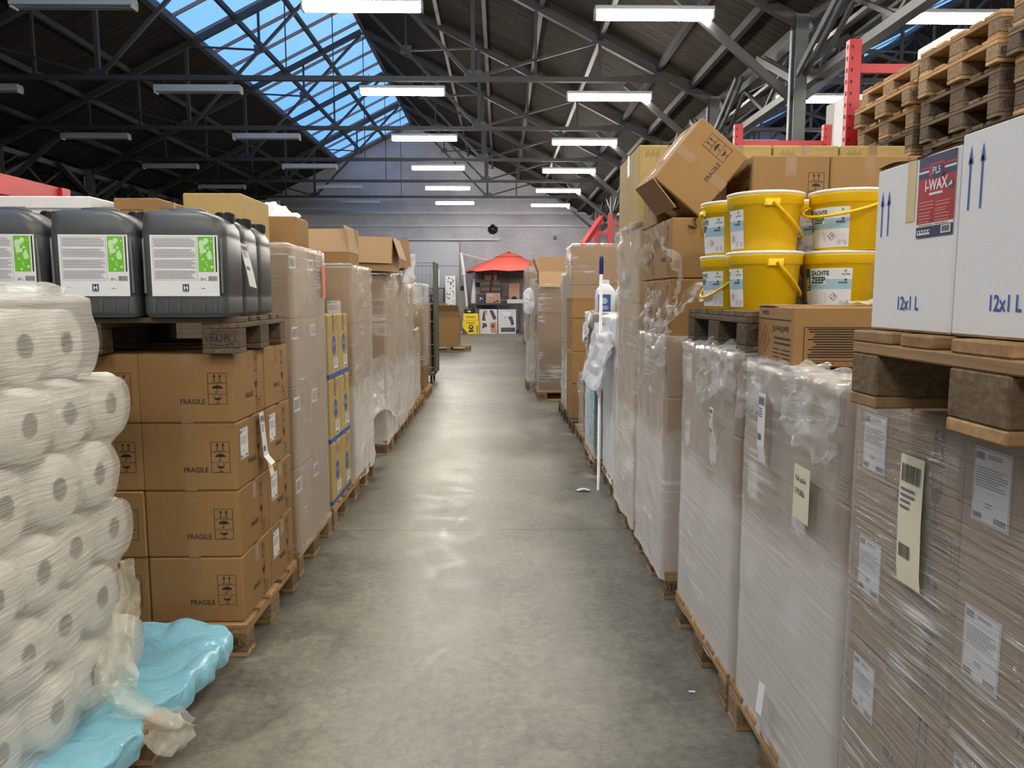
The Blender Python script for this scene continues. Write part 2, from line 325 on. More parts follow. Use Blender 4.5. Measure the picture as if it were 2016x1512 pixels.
    def mesh(s, name, smooth=False):
        me = bpy.data.meshes.new(name); me.from_pydata(s.v, [], s.f)
        for n in s.names: me.materials.append(MAT[n])
        me.polygons.foreach_set('material_index', s.m)
        if smooth: me.polygons.foreach_set('use_smooth', [True]*len(s.f))
        me.update(); return me
def link(name, me, parent=None, loc=None, rot=None):
    o = bpy.data.objects.new(name, me); COL.objects.link(o)
    if parent is not None: o.parent = parent
    if loc is not None: o.location = loc
    if rot is not None: o.rotation_euler = rot
    return o
_G = {}
def glyphs(txt, bold=0.0):
    k = (txt, bold)
    if k not in _G:
        cu = bpy.data.curves.new('t', 'FONT'); cu.body = txt; cu.size = 1; cu.offset = bold; cu.resolution_u = 2
        ob = bpy.data.objects.new('t', cu); COL.objects.link(ob)
        dg = bpy.context.evaluated_depsgraph_get(); me = bpy.data.meshes.new_from_object(ob.evaluated_get(dg))
        vs = [(v.co.x, v.co.y) for v in me.vertices]; fs = [tuple(p.vertices) for p in me.polygons]
        bpy.data.objects.remove(ob); bpy.data.curves.remove(cu); bpy.data.meshes.remove(me)
        x0 = min(v[0] for v in vs); vs = [(a-x0, b) for a, b in vs]
        _G[k] = (vs, fs, max(v[0] for v in vs))
    return _G[k]
def frame(o, u, v):
    o = Vector(o); u = Vector(u); v = Vector(v); n = u.cross(v)
    return lambda a, b, e=0.0: o+u*a+v*b+n*e
def tag(o, label, cat, group=None, kind=None):
    o['label'] = label; o['category'] = cat
    if group: o['group'] = group
    if kind: o['kind'] = kind
    return o
def struct(o, label=None):
    o['kind'] = 'structure'
    if label: o['label'] = label
    return o
def empty(name, loc=(0, 0, 0), rot=(0, 0, 0)):
    o = bpy.data.objects.new(name, None); COL.objects.link(o); o.location = loc; o.rotation_euler = rot; o.empty_display_size = .1
    return o
def copy_tree(o, parent=None):
    c = o.copy(); COL.objects.link(c)
    if parent is not None: c.parent = parent; c.matrix_parent_inverse = o.matrix_parent_inverse.copy()
    for ch in list(o.children): copy_tree(ch, c)
    return c
def nz(p, s=1.0, o=0.0): return noise.noise(Vector((p[0]*s+o, p[1]*s+o*1.7, p[2]*s-o)))

# ------------------------------------------------------------ print on cartons
def ic_arrows(b, fr, a, c, w, h, mat='ink'):
    for k in (-.22, .22):
        x = a+k*w; b.rect(fr, x-.035*w, c-.34*h, x+.035*w, c+.2*h, mat); b.poly(fr, [(x-.13*w, c+.12*h), (x+.13*w, c+.12*h), (x, c+.42*h)], mat)
    b.rect(fr, a-.42*w, c-.44*h, a+.42*w, c-.38*h, mat)
def ic_umb(b, fr, a, c, w, h, mat='ink'):
    p = [(a+.42*w*math.cos(t), c+.02*h+.34*h*math.sin(t)) for t in [math.pi*i/10 for i in range(11)]]
    b.poly(fr, p, mat); b.rect(fr, a-.025*w, c-.38*h, a+.025*w, c+.4*h, mat); b.rect(fr, a-.16*w, c-.4*h, a+.025*w, c-.34*h, mat); b.rect(fr, a-.16*w, c-.4*h, a-.11*w, c-.26*h, mat)
def ic_glass(b, fr, a, c, w, h, mat='ink'):
    k = [(-.26, .42), (-.30, .12), (-.2, -.04), (0, -.1), (.2, -.04), (.30, .12), (.26, .42)]
    for i in range(len(k)-1):
        (x0, y0), (x1, y1) = k[i], k[i+1]; b.poly(fr, [(a+x0*w, c+y0*h), (a+x1*w, c+y1*h), (a+x1*.84*w, c+(y1*.9+.01)*h), (a+x0*.84*w, c+(y0*.9+.01)*h)], mat)
    b.poly(fr, [(a-.27*w, c+.14*h), (a-.18*w, c-.03*h), (a, c-.09*h), (a+.18*w, c-.03*h), (a+.27*w, c+.14*h), (a+.1*w, c+.18*h)], mat)
    b.rect(fr, a-.025*w, c-.38*h, a+.025*w, c-.08*h, mat); b.rect(fr, a-.2*w, c-.44*h, a+.2*w, c-.38*h, mat)
def fragile_panel(b, fr, a, c, w=.078, h=.13, text=True, ts=.030):   # a, c: lower left of the framed column
    b.outline(fr, a, c, a+w, c+h, .0022, 'ink')
    for k in (1, 2): b.rect(fr, a, c+h*k/3-.001, a+w, c+h*k/3+.001, 'ink')
    for k, f in enumerate((ic_glass, ic_umb, ic_arrows)): f(b, fr, a+w/2, c+h*(k+.5)/3, w*.66, h/3*.92)
    if text: b.text(fr, 'FRAGILE', a-.012, c+.002, ts, 'ink', align='r', bold=.012, sx=.92)
def side_marks(b, fr, w, h, side=1):
    a = w*(.72 if side > 0 else .82)
    ic_arrows(b, fr, a, h*.80, .055, .085); ic_glass(b, fr, a, h*.44, .06, .12)
    b.text(fr, 'FRAGILE', a-.04, h*.30, .03, 'ink', align='r', bold=.012, sx=.92)
    b.outline(fr, a-.01, h*.06, a+.06, h*.06+.05, .002, 'ink'); b.lines(fr, a, a+.05, h*.06+.042, 3, .012, .004, 'ink')
def ship_label(w=.10, h=.13, plainer=False):
    b = MB(); fr = frame((0, 0, 0), (1, 0, 0), (0, 0, 1))
    fr = (lambda a, c, e=0.0: Vector((a, -e, c)))
    b.rect(fr, 0, 0, w, h, 'paper', 0.0); b.outline(fr, .002, .002, w-.002, h-.002, .0012, 'grey_ink', .0004)
    b.barcode(fr, w*.06, h*.84, w*.28, h*.94, 'ink', .0004); b.lines(fr, w*.36, w*.74, h*.92, 2, h*.03, h*.014, 'grey_ink', .0004, .2)
    if not plainer: b.lines(fr, w*.08, w*.92, h*.74, 8, h*.035, h*.012, 'grey_ink', .0004, .3)
    b.barcode(fr, w*.06, h*.05, w*.3, h*.13, 'ink', .0004); b.barcode(fr, w*.62, h*.05, w*.92, h*.13, 'ink', .0004)
    b.lines(fr, w*.35, w*.58, h*.28, 2, h*.04, h*.015, 'grey_ink', .0004)
    return b.mesh('shipping_label')
LBL = ship_label(); LBL_S = ship_label(.12, .055, True)
def put_label(parent, me, p, facing, name='shipping_label', tilt=0):
    # facing: '-y', '+x', '-x' direction the sticker looks
    r = {'-y': 0, '+x': math.pi/2, '-x': -math.pi/2}[facing]
    o = link(name, me, parent, p, (0, tilt, r)); return o

_CM = {}
def carton_mesh(w, d, h, style='fragile', mat='kraft', side=1):
    """box of w x d x h, origin at the centre of its base; near face -y, aisle face side*x"""
    key = (round(w, 3), round(d, 3), round(h, 3), style, mat, side)
    if key in _CM: return _CM[key]
    b = MB(); x0, x1, y0, y1 = -w/2, w/2, -d/2, d/2
    b.box(x0, x1, y0, y1, 0, h, mat, min(.006, h*.06))
    fn = frame((x0, y0, 0), (1, 0, 0), (0, 0, 1))                     # near face
    fs = frame((x1, y0, 0), (0, 1, 0), (0, 0, 1)) if side > 0 else frame((x0, y1, 0), (0, -1, 0), (0, 0, 1))
    ft = frame((x0, y0, h), (1, 0, 0), (0, 1, 0))
    tw = min(.05, w*.16)
    if style != 'bare':
        b.rect(ft, 0, d/2-tw/2, w, d/2+tw/2, 'tape', .0005); b.rect(ft, 0, d/2-.0015, w, d/2+.0015, 'ink', .0007)
        b.rect(fs, d/2-tw/2, h*.72, d/2+tw/2, h, 'tape', .0005)
        b.rect(fn, w/2-tw/2, h*.66, w/2+tw/2, h, 'tape', .0005); b.rect(fn, w/2-tw/2, 0, w/2+tw/2, h*.3, 'tape', .0005)
    if style == 'fragile':
        fragile_panel(b, fn, w*.725, h*.27, .078*min(1, w/.38), .13); side_marks(b, fs, d, h, side)
    elif style == 'small_print':
        b.lines(fn, w*.2, w*.5, h*.66, 2, h*.08, h*.045, 'ink'); b.lines(fn, w*.2, w*.6, h*.48, 3, h*.07, h*.03, 'ink'); b.outline(fn, w*.15, h*.2, w*.65, h*.75, .003, 'ink')
        b.lines(fs, d*.2, d*.7, h*.6, 4, h*.08, h*.03, 'ink')
    elif style == 'napkin':                                           # carton with a round blue emblem
        for f, ww in ((fn, w), (fs, d)):
            b.rect(f, 0, h*.02, ww, h*.085, 'blue_ink'); b.disc(f, ww*.55, h*.52, min(ww*.26, .058), 'blue_ink', n=24, k=1.1)
            b.text(f, 'Duni', ww*.55, h*.50, ww*.17, 'kraft_yellow', .0012, 'c', .03); ic_glass(b, f, ww*.6, h*.88, .05, .07, 'blue_ink'); ic_arrows(b, f, ww*.8, h*.88, .05, .07, 'blue_ink')
            b.rect(f, ww*.5, h*.1, ww*.9, h*.32, 'paper'); b.lines(f, ww*.55, ww*.85, h*.3, 4, h*.03, h*.01, 'ink', .0012); b.barcode(f, ww*.55, h*.11, ww*.85, h*.15, e=.0012)
    elif style == 'barcodes':
        for f, ww in ((fs, d),):
            b.rect(f, ww*.04, h*.70, ww*.36, h*.88, 'paper'); b.barcode(f, ww*.07, h*.73, ww*.33, h*.85, e=.0012)
    elif style == 'veg':
        b.text(fn, 'vegware', w*.28, h*.70, .052, 'gold_ink'); b.text(fn, 'No.2 sushi', w*.08, h*.60, .036, 'gold_ink')
        b.lines(fn, w*.2, w*.5, h*.48, 2, h*.05, .005, 'gold_ink'); b.outline(fn, w*.04, h*.06, w*.9, h*.95, .0025, 'gold_ink')
        for k in range(3):
            a = w*.1+k*.03; b.poly(fn, [(a, h*.82), (a+.028, h*.88), (a+.02, h*.95), (a-.004, h*.9)], 'gold_ink')
        b.text(fs, 'vegware', d*.5, h*.75, .06, 'gold_ink', rot=-math.pi/2)
        for k in range(4): b.lines(fs, d*.2+k*.1, d*.2+k*.1+.06, h*.7, 9, h*.06, .006, 'gold_ink')
    me = b.mesh('cardboard_box'); _CM[key] = me; return me
def carton(x, y, z, w, d, h, label, style='fragile', mat='kraft', side=1, rz=0.0, group=None, name='cardboard_box'):
    o = link(name, carton_mesh(w, d, h, style, mat, side), None, (x, y, z), (0, 0, rz))
    return tag(o, label, 'box', group)
ORD = ['bottom', 'second', 'third', 'fourth', 'fifth', 'sixth', 'seventh', 'eighth']
def stack(desc, x0, x1, y0, y1, z0, nx, ny, hs, style, mat, side, group, gap=.004, jit=.006, keep=None, sticker=None):
    """cartons in a grid; columns counted from the aisle, rows from the camera"""
    w = (x1-x0)/nx; d = (y1-y0)/ny; z = z0; top = len(hs)-1; out = {}
    for k, h in enumerate(hs):
        for i in range(nx):
            for j in range(ny):
                if keep and not keep(i, j, k): continue
                xc = (x1-(i+.5)*w) if side > 0 else (x0+(i+.5)*w); yc = y0+(j+.5)*d
                words = [ORD[k] if k < top else 'top', 'tier']
                if nx > 1: words += [('aisle' if i == 0 else 'middle' if i < nx-1 else 'back'), 'column']
                if ny > 1: words += ['near' if j == 0 else 'far' if j == ny-1 else 'centre', 'one']
                lab = desc + ', ' + ' '.join(words)
                ww = w-gap; dd = d-gap
                o = carton(xc+random.uniform(-jit, jit)*.5, yc+random.uniform(-jit, jit)*.5, z+.0005, ww, dd, h-.002, lab, style, mat, side, 0, group)
                out[(i, j, k)] = o
                if sticker and i == 0 and sticker(j, k):
                    sx = side*(ww/2+.0015)
                    put_label(o, LBL, (sx, -dd*.40 if side > 0 else dd*.42, h*.42), '+x' if side > 0 else '-x')
        z += h
    return out, z

# ------------------------------------------------------------ pallets (1.2 m across the row, 0.8 m along it, 0.144 m high)
PAL = {}
def board(w, d, h, mat, key):
    if key not in PAL:
        b = MB(); b.box(-w/2, w/2, -d/2, d/2, 0, h, mat, .003); PAL[key] = b.mesh(key[0])
    return PAL[key]
def pallet(x0, y0, z, label, old=False, group='wooden pallets', parts=True, side=1, mark='EUR', rz=0.0, feet=False):
    """x0: lower x of the 1.2 m length, y0: near edge"""
    wx, wy, cp = ('wood_old_x', 'wood_old_y', 'chip_old') if old else ('wood_x', 'wood_y', 'chip')
    cx, cy = x0+.6, y0+.4
    if not parts:
        k = ('one', old)
        if k not in PAL:
            b = MB()
            for yy, ww in ((-.3275, .145), (-.1725, .10), (0, .145), (.1725, .10), (.3275, .145)): b.box(-.6, .6, yy-ww/2, yy+ww/2, .122, .144, wx, .002)
            for xx in (-.5275, 0, .5275):
                b.box(xx-.0725, xx+.0725, -.4, .4, .1, .1219, wy, .002)
                for yy, ww in ((-.35, .1), (0, .145), (.35, .1)): b.box(xx-.0725, xx+.0725, yy-ww/2, yy+ww/2, .0221, .0999, cp, .002)
            for yy, ww in ((-.35, .1), (0, .145), (.35, .1)): b.box(-.6, .6, yy-ww/2, yy+ww/2, 0, .022, wx, .002)
            PAL[k] = b.mesh('pallet')
        return tag(link('pallet', PAL[k], None, (cx, cy, z), (0, 0, rz)), label, 'pallet', group)
    r = empty('pallet', (cx, cy, z), (0, 0, rz)); tag(r, label, 'pallet', group)
    for yy, ww in ((-.3275, .145), (-.1725, .10), (0, .145), (.1725, .10), (.3275, .145)):
        link('deck_board', board(1.2, ww, .022, wx, ('deck_board', ww, old)), r, (0, yy, .122))
    for xx in (-.5275, 0, .5275):
        link('stringer_board', board(.145, .8, .0218, wy, ('stringer_board', old)), r, (xx, 0, .1))
        for yy, ww in ((-.35, .1), (0, .145), (.35, .1)):
            key = ('block', ww, old, mark if (yy < 0) else '')
            if key not in PAL:
                b = MB(); b.box(-.0725, .0725, -ww/2, ww/2, 0, .0778, cp, .004)
                if yy < 0:
                    fr = frame((0, -ww/2, .039), (1, 0, 0), (0, 0, 1)); b.text(fr, mark, 0, -.012, .045, 'ink', .0012, 'c', .01)
                    for q in range(16):
                        t0, t1 = 2*math.pi*q/16, 2*math.pi*(q+1)/16
                        b.poly(fr, [(.058*math.cos(t0), .030*math.sin(t0)), (.058*math.cos(t1), .030*math.sin(t1)), (.055*math.cos(t1), .027*math.sin(t1)), (.055*math.cos(t0), .027*math.sin(t0))], 'ink', .0012)
                PAL[key] = b.mesh('block')
            link('block', PAL[key], r, (xx, yy, .0221))
    for yy, ww in ((-.35, .1), (0, .145), (.35, .1)):
        if feet and yy < .1:
            for xx in (-.5275, 0, .5275): link('bottom_board', board(.145, ww, .022, cp, ('bottom_board', 'foot', ww, old)), r, (xx, yy, 0))
            continue
        link('bottom_board', board(1.2, ww, .022, wx, ('bottom_board', ww, old)), r, (0, yy, 0))
    return r

# ------------------------------------------------------------ stretch film
def film_wrap(x0, x1, y0, y1, z0, z1, side, label, mat='film', amp=.006, group='stretch film around the pallet stacks', near=True, far=True, top=.10, res=.035, seed=0, taper=0.0, off=.008):
    """sheet around near, aisle and far faces, folded a little over the top"""
    xa = x1+off if side > 0 else x0-off; xb = x0 if side > 0 else x1
    ya, yb = y0-off, y1+off
    path = []
    if near: path += [(xb, ya)]
    path += [(xa, ya), (xa, yb)]
    if far: path += [(xb, yb)]
    segs = [(Vector((*path[i], 0)), Vector((*path[i+1], 0))) for i in range(len(path)-1)]
    tot = sum((q-p).length for p, q in segs); nu = int(tot/res); nvv = max(6, int((z1-z0)/res)); nt_ = 4
    # columns
    cols = []
    for i in range(nu+1):
        s = tot*i/nu
        for p, q in segs:
            l = (q-p).length
            if s <= l+1e-6: break
            s -= l
        pt = p+(q-p)*min(1, s/l); d = (q-p).normalized()
        n = Vector((d.y, -d.x, 0)); n = n if n.dot(pt-Vector(((x0+x1)/2, (y0+y1)/2, 0))) > 0 else -n
        cols.append((pt, n))
    vs = []; rows = nvv+nt_
    cen = Vector(((x0+x1)/2, (y0+y1)/2, 0))
    for j in range(rows+1):
        for pt, n in cols:
            if j <= nvv:
                t = j/nvv; z = z0+(z1+off-z0)*t
                a = amp*(.3+.7*max(0, min(1, (z-(z1-.42))/.30)))*(.5+.5*abs(nz((pt.x*3, pt.y*3, z*5), 1.3, seed))*3)*max(0, .4+nz((pt.x, pt.y, z), 9, seed+3)*1.4)
                if j == 0: z += .03*nz((pt.x*5, pt.y*5, 0), 1, seed); a += .006
                p = Vector((pt.x, pt.y, z))+n*a
            else:
                u = (j-nvv)/nt_
                inn = top*u*(1+.5*nz((pt.x*6, pt.y*6, 2), 1, seed))
                q = pt-n*(inn+off)
                p = Vector((q.x, q.y, z1+off+.012*math.sin(u*3.1)+.012*abs(nz((pt.x, pt.y, u), 14, seed))))
            vs.append(p)
    w = len(cols)
    b = MB(); b.add(vs, [(j*w+i, j*w+i+1, (j+1)*w+i+1, (j+1)*w+i) for j in range(rows) for i in range(w-1)], mat)
    return tag(b.build('stretch_film', smooth=True), label, 'plastic film', group)
def crumple(name, fn, nu, nv, mat, amp, label=None, cat=None, group=None, seed=1, freq=14, parent=None):
    """fn(u, v) gives the sheet; pushed about by sharp folds"""
    def f(u, v):
        p = Vector(fn(u, v)); e = Vector()
        for k, (s, a) in enumerate(((freq, 1.0), (freq*2.3, .5))):
            e += Vector((abs(nz(p, s, seed+k))-.2, abs(nz(p, s, seed+7+k))-.2, abs(nz(p, s, seed+13+k))-.2))*a
        return p+e*amp
    b = MB(); b.grid(f, nu, nv, mat); o = b.build(name, parent, smooth=True)
    if 'film' in name or 'bag' in name or 'sheet' in name: sb = o.modifiers.new('soft', 'SUBSURF'); sb.levels = 1; sb.render_levels = 1
    if label: tag(o, label, cat, group)
    return o
def ribbon(name, pts, wid, mat, amp, **kw):
    P = [Vector(p) for p in pts]
    def f(u, v):
        s = u*(len(P)-1); i = min(int(s), len(P)-2); t = s-i; t = t
        p = P[i].lerp(P[i+1], t); d = (P[i+1]-P[i]).normalized(); a = d.cross(Vector((.5, -.8, .1))).normalized()
        ww = wid[i]*(1-t)+wid[i+1]*t if isinstance(wid, (list, tuple)) else wid
        b_ = a.cross(d)
        return p + a*(v-.5)*ww + b_*ww*.25*math.sin(v*9+s*2)
    return crumple(name, f, 14*(len(P)-1), 9, mat, amp, **kw)

# ============================================================ THE HALL
YF, YN = 34.2, -8.0            # far wall, wall behind the camera
RID = (-19.3, -3.8, 11.7); HALF = 7.75; ZR, ZV = 9.0, 5.125
def plate(name, pts, mat, th=.06, n=(0, 0, 1)):
    b = MB(); n = Vector(n).normalized()*th; lo = [Vector(p) for p in pts]; hi = [p+n for p in lo]; k = len(pts)
    b.add(lo+hi, [tuple(range(k)), tuple(range(2*k-1, k-1, -1))]+[(i, (i+1) % k, k+(i+1) % k, k+i) for i in range(k)], mat)
    return struct(b.build(name))
b = MB(); b.box(-27.2, 19.6, YN-.2, YF+.2, -.1, 0, 'concrete'); struct(b.build('floor'), 'grey power-floated concrete floor with joints')
def gable(name, y0, y1, label=None):
    prof = [(-27.2, 0), (19.6, 0), (19.6, ZV+.02)] + [(x, z) for x, z in ((11.7, ZR+.02), (3.95, ZV+.02), (-3.8, ZR+.02), (-11.55, ZV+.02), (-19.3, ZR+.02), (-27.2, ZV+.02))]
    n = len(prof); b = MB(); q = MB()
    b.add([(x, y0, z) for x, z in prof]+[(x, y1, z) for x, z in prof], [tuple(range(n)), tuple(range(2*n-1, n-1, -1))]+[(k, (k+1) % n, n+(k+1) % n, n+k) for k in range(n)], 'brick_paint')
    return struct(b.build(name), label)
gable('wall_back', YF, YF+.25, 'white painted brick gable wall')
gable('wall_front', YN-.25, YN)
b = MB(); b.box(-27.3, -27.05, YN, YF, 0, 5.6, 'brick_paint'); struct(b.build('wall_left'))
b = MB(); b.box(19.45, 19.7, YN, YF, 0, 5.6, 'brick_paint'); struct(b.build('wall_right'))
def slope(xa, xb, xr, mat):
    za, zb = ZR-.5*abs(xa-xr), ZR-.5*abs(xb-xr)
    plate('ceiling', [(xa, YN, za), (xb, YN, zb), (xb, YF, zb), (xa, YF, za)], mat)
slope(-11.55, -7.0, -3.8, 'roof_boards_unlit'); slope(-3.8, 3.95, -3.8, 'roof_boards')
slope(-27.05, -19.3, -19.3, 'roof_boards_unlit'); slope(-19.3, -11.55, -19.3, 'roof_boards_unlit')
slope(3.95, 8.4, 11.7, 'roof_boards'); slope(11.7, 19.45, 11.7, 'roof_boards')
def skylight(num, xlo, xhi, xr, y0=YN):
    z = lambda x: ZR-.5*abs(x-xr)
    r = empty('window_%d' % num, (0, 0, 0)); struct(r, 'long glazed ridge skylight'); n = Vector((-.5, 0, 1)).normalized()
    g = MB(); g.add([(xlo, y0, z(xlo)+.05), (xhi, y0, z(xhi)+.05), (xhi, YF, z(xhi)+.05), (xlo, YF, z(xlo)+.05)], [(0, 1, 2, 3)], 'pane'); g.build('glass_pane', r)
    y = YF-.35
    while y > y0:
        q = MB(); q.beam((xlo, y, z(xlo)+.02), (xhi, y, z(xhi)+.02), .05, .07 if num == 1 else .03, 'bar_paint'); q.build('glazing_bar', r); y -= 1.2
    q = MB(); q.beam((xlo, y0, z(xlo)), (xlo, YF, z(xlo)), .16, .16, 'steel_light'); q.build('lower_curb', r)
    q = MB(); q.beam((xhi, y0, z(xhi)), (xhi, YF, z(xhi)), .12, .12, 'steel_light'); q.build('upper_curb', r)
    q = MB(); q.beam((xlo, YF-.12, z(xlo)-.02), (xhi, YF-.12, z(xhi)-.02), .16, .14, 'steel_light'); q.build('end_curb', r)
plain('bar_paint', (.30, .20, .17), .6)
skylight(1, -7.0, -3.8, -3.8); skylight(2, 8.4, 11.7, 11.7)
# wall ledges, partition, pipe, vent
k = 1
for z, h, d in ((5.21, .12, .2), (4.66, .06, .12)):
    b = MB(); b.box(-11.5, 4.2, YF-d, YF-.001, z-h/2, z+h/2, 'lamp_body'); struct(b.build('trim_%d' % k), 'grey ledge across the white gable wall'); k += 1
plain('panel_paint', (.44, .46, .52), .45)
b = MB(); b.box(-8.5, -1.75, YF-.09, YF-.002, 0, 3.95, 'panel_paint')
for xx in (-4.1, -1.78): b.box(xx, xx+.03, YF-.11, YF-.088, 0, 3.95, 'steel_light')
b.box(-8.5, -1.75, YF-.1, YF-.088, 2.9, 2.92, 'steel_light'); struct(b.build('wall_panel'), 'smooth pale sheeting over the lower gable wall')
pr = empty('wall_rail', (-2.1, YF-.1, 4.05)); tag(pr, 'long grey rail fixed on brackets across the gable wall', 'rail')
b = MB(); b.box(-2.1, 2.1, -.08, -.02, -.02, .06, 'lamp_body'); b.build('rail', pr)
for q in range(8):
    b = MB(); b.box(-2.05+q*.57, -2.0+q*.57, -.11, .095, .0605, .13, 'lamp_body'); b.build('bracket', pr)
b = MB(); b.lathe([(.17, -.16), (.17, -.02), (.22, 0)], 'black_plastic', 24, (0, 0, 0), 'y'); o = b.build('wall_vent', None, True, (-.30, YF, 4.52)); tag(o, 'round black vent opening high on the white brick wall', 'vent')
b = MB(); b.box(-.07, .07, -.1, 0, -.07, .07, 'black_plastic', .01); o = b.build('wall_speaker', None, False, (2.45, YF, 4.15)); tag(o, 'small black box fixed on the brick wall right of the round vent', 'speaker')

# ------------------------------------------------------------ roof trusses
def truss_proto(y):
    r = empty('roof_truss', (RID[1], y, 5.4))
    zf = lambda x: ZR-.5*abs(x)-5.4-.14
    def part(nm, p, q, w, h, m='steel'): b = MB(); b.beam((p[0], 0, p[1]), (q[0], 0, q[1]), w, h, m); b.build(nm, r)
    part('bottom_chord', (-7.7, 0), (7.7, 0), .09, .085)
    for s in (-1, 1):
        part('rafter', (s*7.7, zf(7.7)), (s*.03, zf(0)), .11, .13)
        part('post', (s*3.33, 0), (s*3.33, zf(3.33)), .075, .075); part('post', (s*4.45, 0), (s*4.45, zf(4.45)), .05, .05); part('post', (s*5.6, 0), (s*5.6, zf(5.6)), .05, .05)
        part('diagonal', (s*3.33, 0), (s*.06, zf(.1)-.05), .065, .065); part('diagonal', (s*3.33, .03), (s*5.6, zf(5.6)), .05, .05)
        part('diagonal', (s*5.6, .02), (s*6.75, zf(6.75)), .04, .04); part('strut', (s*1.67, zf(1.67)), (s*1.67, 1.75), .05, .05)
        part('strut', (s*1.67, 1.72), (s*3.33, zf(3.33)), .04, .04)
        b = MB(); b.box(s*3.33-.16, s*3.33+.16, -.012, .012, -.04, .16, 'steel_light'); b.build('gusset_plate', r)
        b = MB(); b.box(s*1.67-.12, s*1.67+.12, -.012, .012, 1.66, 1.84, 'steel_light'); b.build('gusset_plate', r)
    b = MB(); b.tube([(0, 0, 0), (0, 0, zf(0))], .012, 'steel', 6); b.build('hanger_rod', r)
    return r
tr0 = truss_proto(30.2)
names = {1: 'middle', 2: 'right hand', 0: 'left hand dark'}
ordn = ['nearest the gable wall', 'second from the gable wall', 'third from the gable wall', 'fourth from the gable wall', 'fifth from the gable wall', 'sixth from the gable wall', 'seventh from the gable wall']
for bay in (1, 2, 0):
    for i in range(6 if bay != 2 else 6):
        o = tr0 if (bay == 1 and i == 0) else copy_tree(tr0)
        o.location = (RID[bay], 30.2-4*i, 5.4)
        tag(o, 'dark steel roof truss of the %s bay, %s' % (names[bay], ordn[i]), 'truss', 'steel roof trusses')
# purlins under the boards
for bay, xs in ((1, (-10.6, -9.5, -8.4, -6.0, -4.95, -1.35, -.3, .75, 1.8, 2.85, 3.45)), (2, (5.2, 6.3, 7.4)), (0, (-12.6, -13.7, -14.8))):
    side_n = {}
    for x in xs:
        z = ZR-.5*abs(x-RID[bay])-.07
        b = MB(); b.box(-.04, .04, YN+.1, YF-.05, -.07, .05, 'steel'); o = b.build('roof_purlin', None, False, (x, 0, z))
        sd = 'left' if x < RID[bay] else 'right'; side_n[sd] = side_n.get(sd, 0)+1
        nn = sorted([abs(v-RID[bay]) for v in xs if (v < RID[bay]) == (x < RID[bay])]).index(abs(x-RID[bay]))
        tag(o, 'steel purlin on the %s slope, %s bay, %s from ridge' % (sd, names[bay], ['first', 'second', 'third', 'fourth', 'fifth', 'sixth'][nn]), 'purlin', 'roof purlins')
# columns with knee braces and the lattice girder along the valley
def column(x, y, label):
    r = empty('steel_column', (x, y, 0)); tag(r, label, 'column', 'steel hall columns')
    b = MB(); b.box(-.08, .08, -.1, -.088, 0, 5.1, 'steel_light'); b.box(-.08, .08, .088, .1, 0, 5.1, 'steel_light'); b.box(-.006, .006, -.088, .088, 0, 5.1, 'steel_light'); b.box(-.16, .16, -.16, .16, 0, .02, 'steel_light'); b.build('shaft', r)
    for s in (-1, 1):
        b = MB(); b.beam((s*.1, 0, 4.1), (s*1.6, 0, 5.33), .07, .10, 'steel'); b.build('knee_brace', r)
        for dy in (-.05, .05):
            b = MB(); b.beam((dy, s*.1, 4.36), (dy, s*1.5, 5.02), .035, .09, 'steel'); b.build('girder_brace', r)
    b = MB(); b.tube([(-.13, -.06, .5), (-.13, -.06, 4.9)], .016, 'lamp_body', 8); b.build('conduit', r)
    b = MB(); b.box(-.07, .09, -.24, -.101, 3.0, 3.45, 'steel_light', .01); b.build('junction_box', r)
cn = ['by the leaning carton', 'second along the aisle', 'third along the aisle', 'fourth along the aisle', 'fifth along the aisle', 'by the gable wall']
for i in range(6): column(3.87, 10.2+4*i, 'steel column right of the aisle, ' + (['nearest, beside the red rack'] + cn[1:])[i])
for i in range(1, 6): column(-11.55, 10.2+4*i, 'steel column at the left valley, ' + cn[i])
def girder(x, label):
    r = empty('lattice_girder', (x, 0, 0)); tag(r, label, 'beam')
    for nm, z, h in (('lower_flange', 4.36, .10), ('upper_flange', 5.0, .12)):
        b = MB(); b.box(-.07, .07, YN+.1, YF-.05, z-h/2, z+h/2, 'steel_light'); b.build(nm, r)
    y = 6.2
    while y < YF-2:
        for a, c in (((4.4, y), (4.95, y+1)), ((4.95, y+1), (4.4, y+2))):
            b = MB(); b.beam((0, a[1], a[0]), (0, c[1], c[0]), .05, .05, 'steel'); b.build('lattice_bar', r)
        y += 2
girder(4.125, 'long steel lattice girder along the valley right of the aisle'); girder(-11.725, 'long steel lattice girder along the dark left valley')

# ------------------------------------------------------------ lamps
def lamp_proto(lit):
    r = empty('fluorescent_lamp', (0, 0, 0))
    b = MB(); b.box(-.76, .76, -.09, .09, .03, .085, 'lamp_body', .008)
    if not lit: b.box(-.76, .76, -.10, -.09, -.03, .06, 'lamp_body'); b.box(-.76, .76, .09, .10, -.03, .06, 'lamp_body')
    b.build('housing', r)
    b = MB()
    if lit: b.box(-.74, .74, -.065, .065, -.06, .0295, 'tube_on', .02); b.build('lit_diffuser', r)
    else:
        b.tube([(-.73, -.04, -.005), (.73, -.04, -.005)], .019, 'tube_off', 10); b.tube([(-.73, .04, -.005), (.73, .04, -.005)], .019, 'tube_off', 10); b.build('unlit_tubes', r)
    for s in (-1, 1):
        b = MB(); b.box(s*.75-.012, s*.75+.012, -.075, .075, -.06, .0298, 'lamp_body'); b.build('end_cap', r)
        b = MB(); b.tube([(s*.6, 0, .085), (s*.6, 0, .30)], .005, 'steel', 5); b.build('hanger', r)
    return r
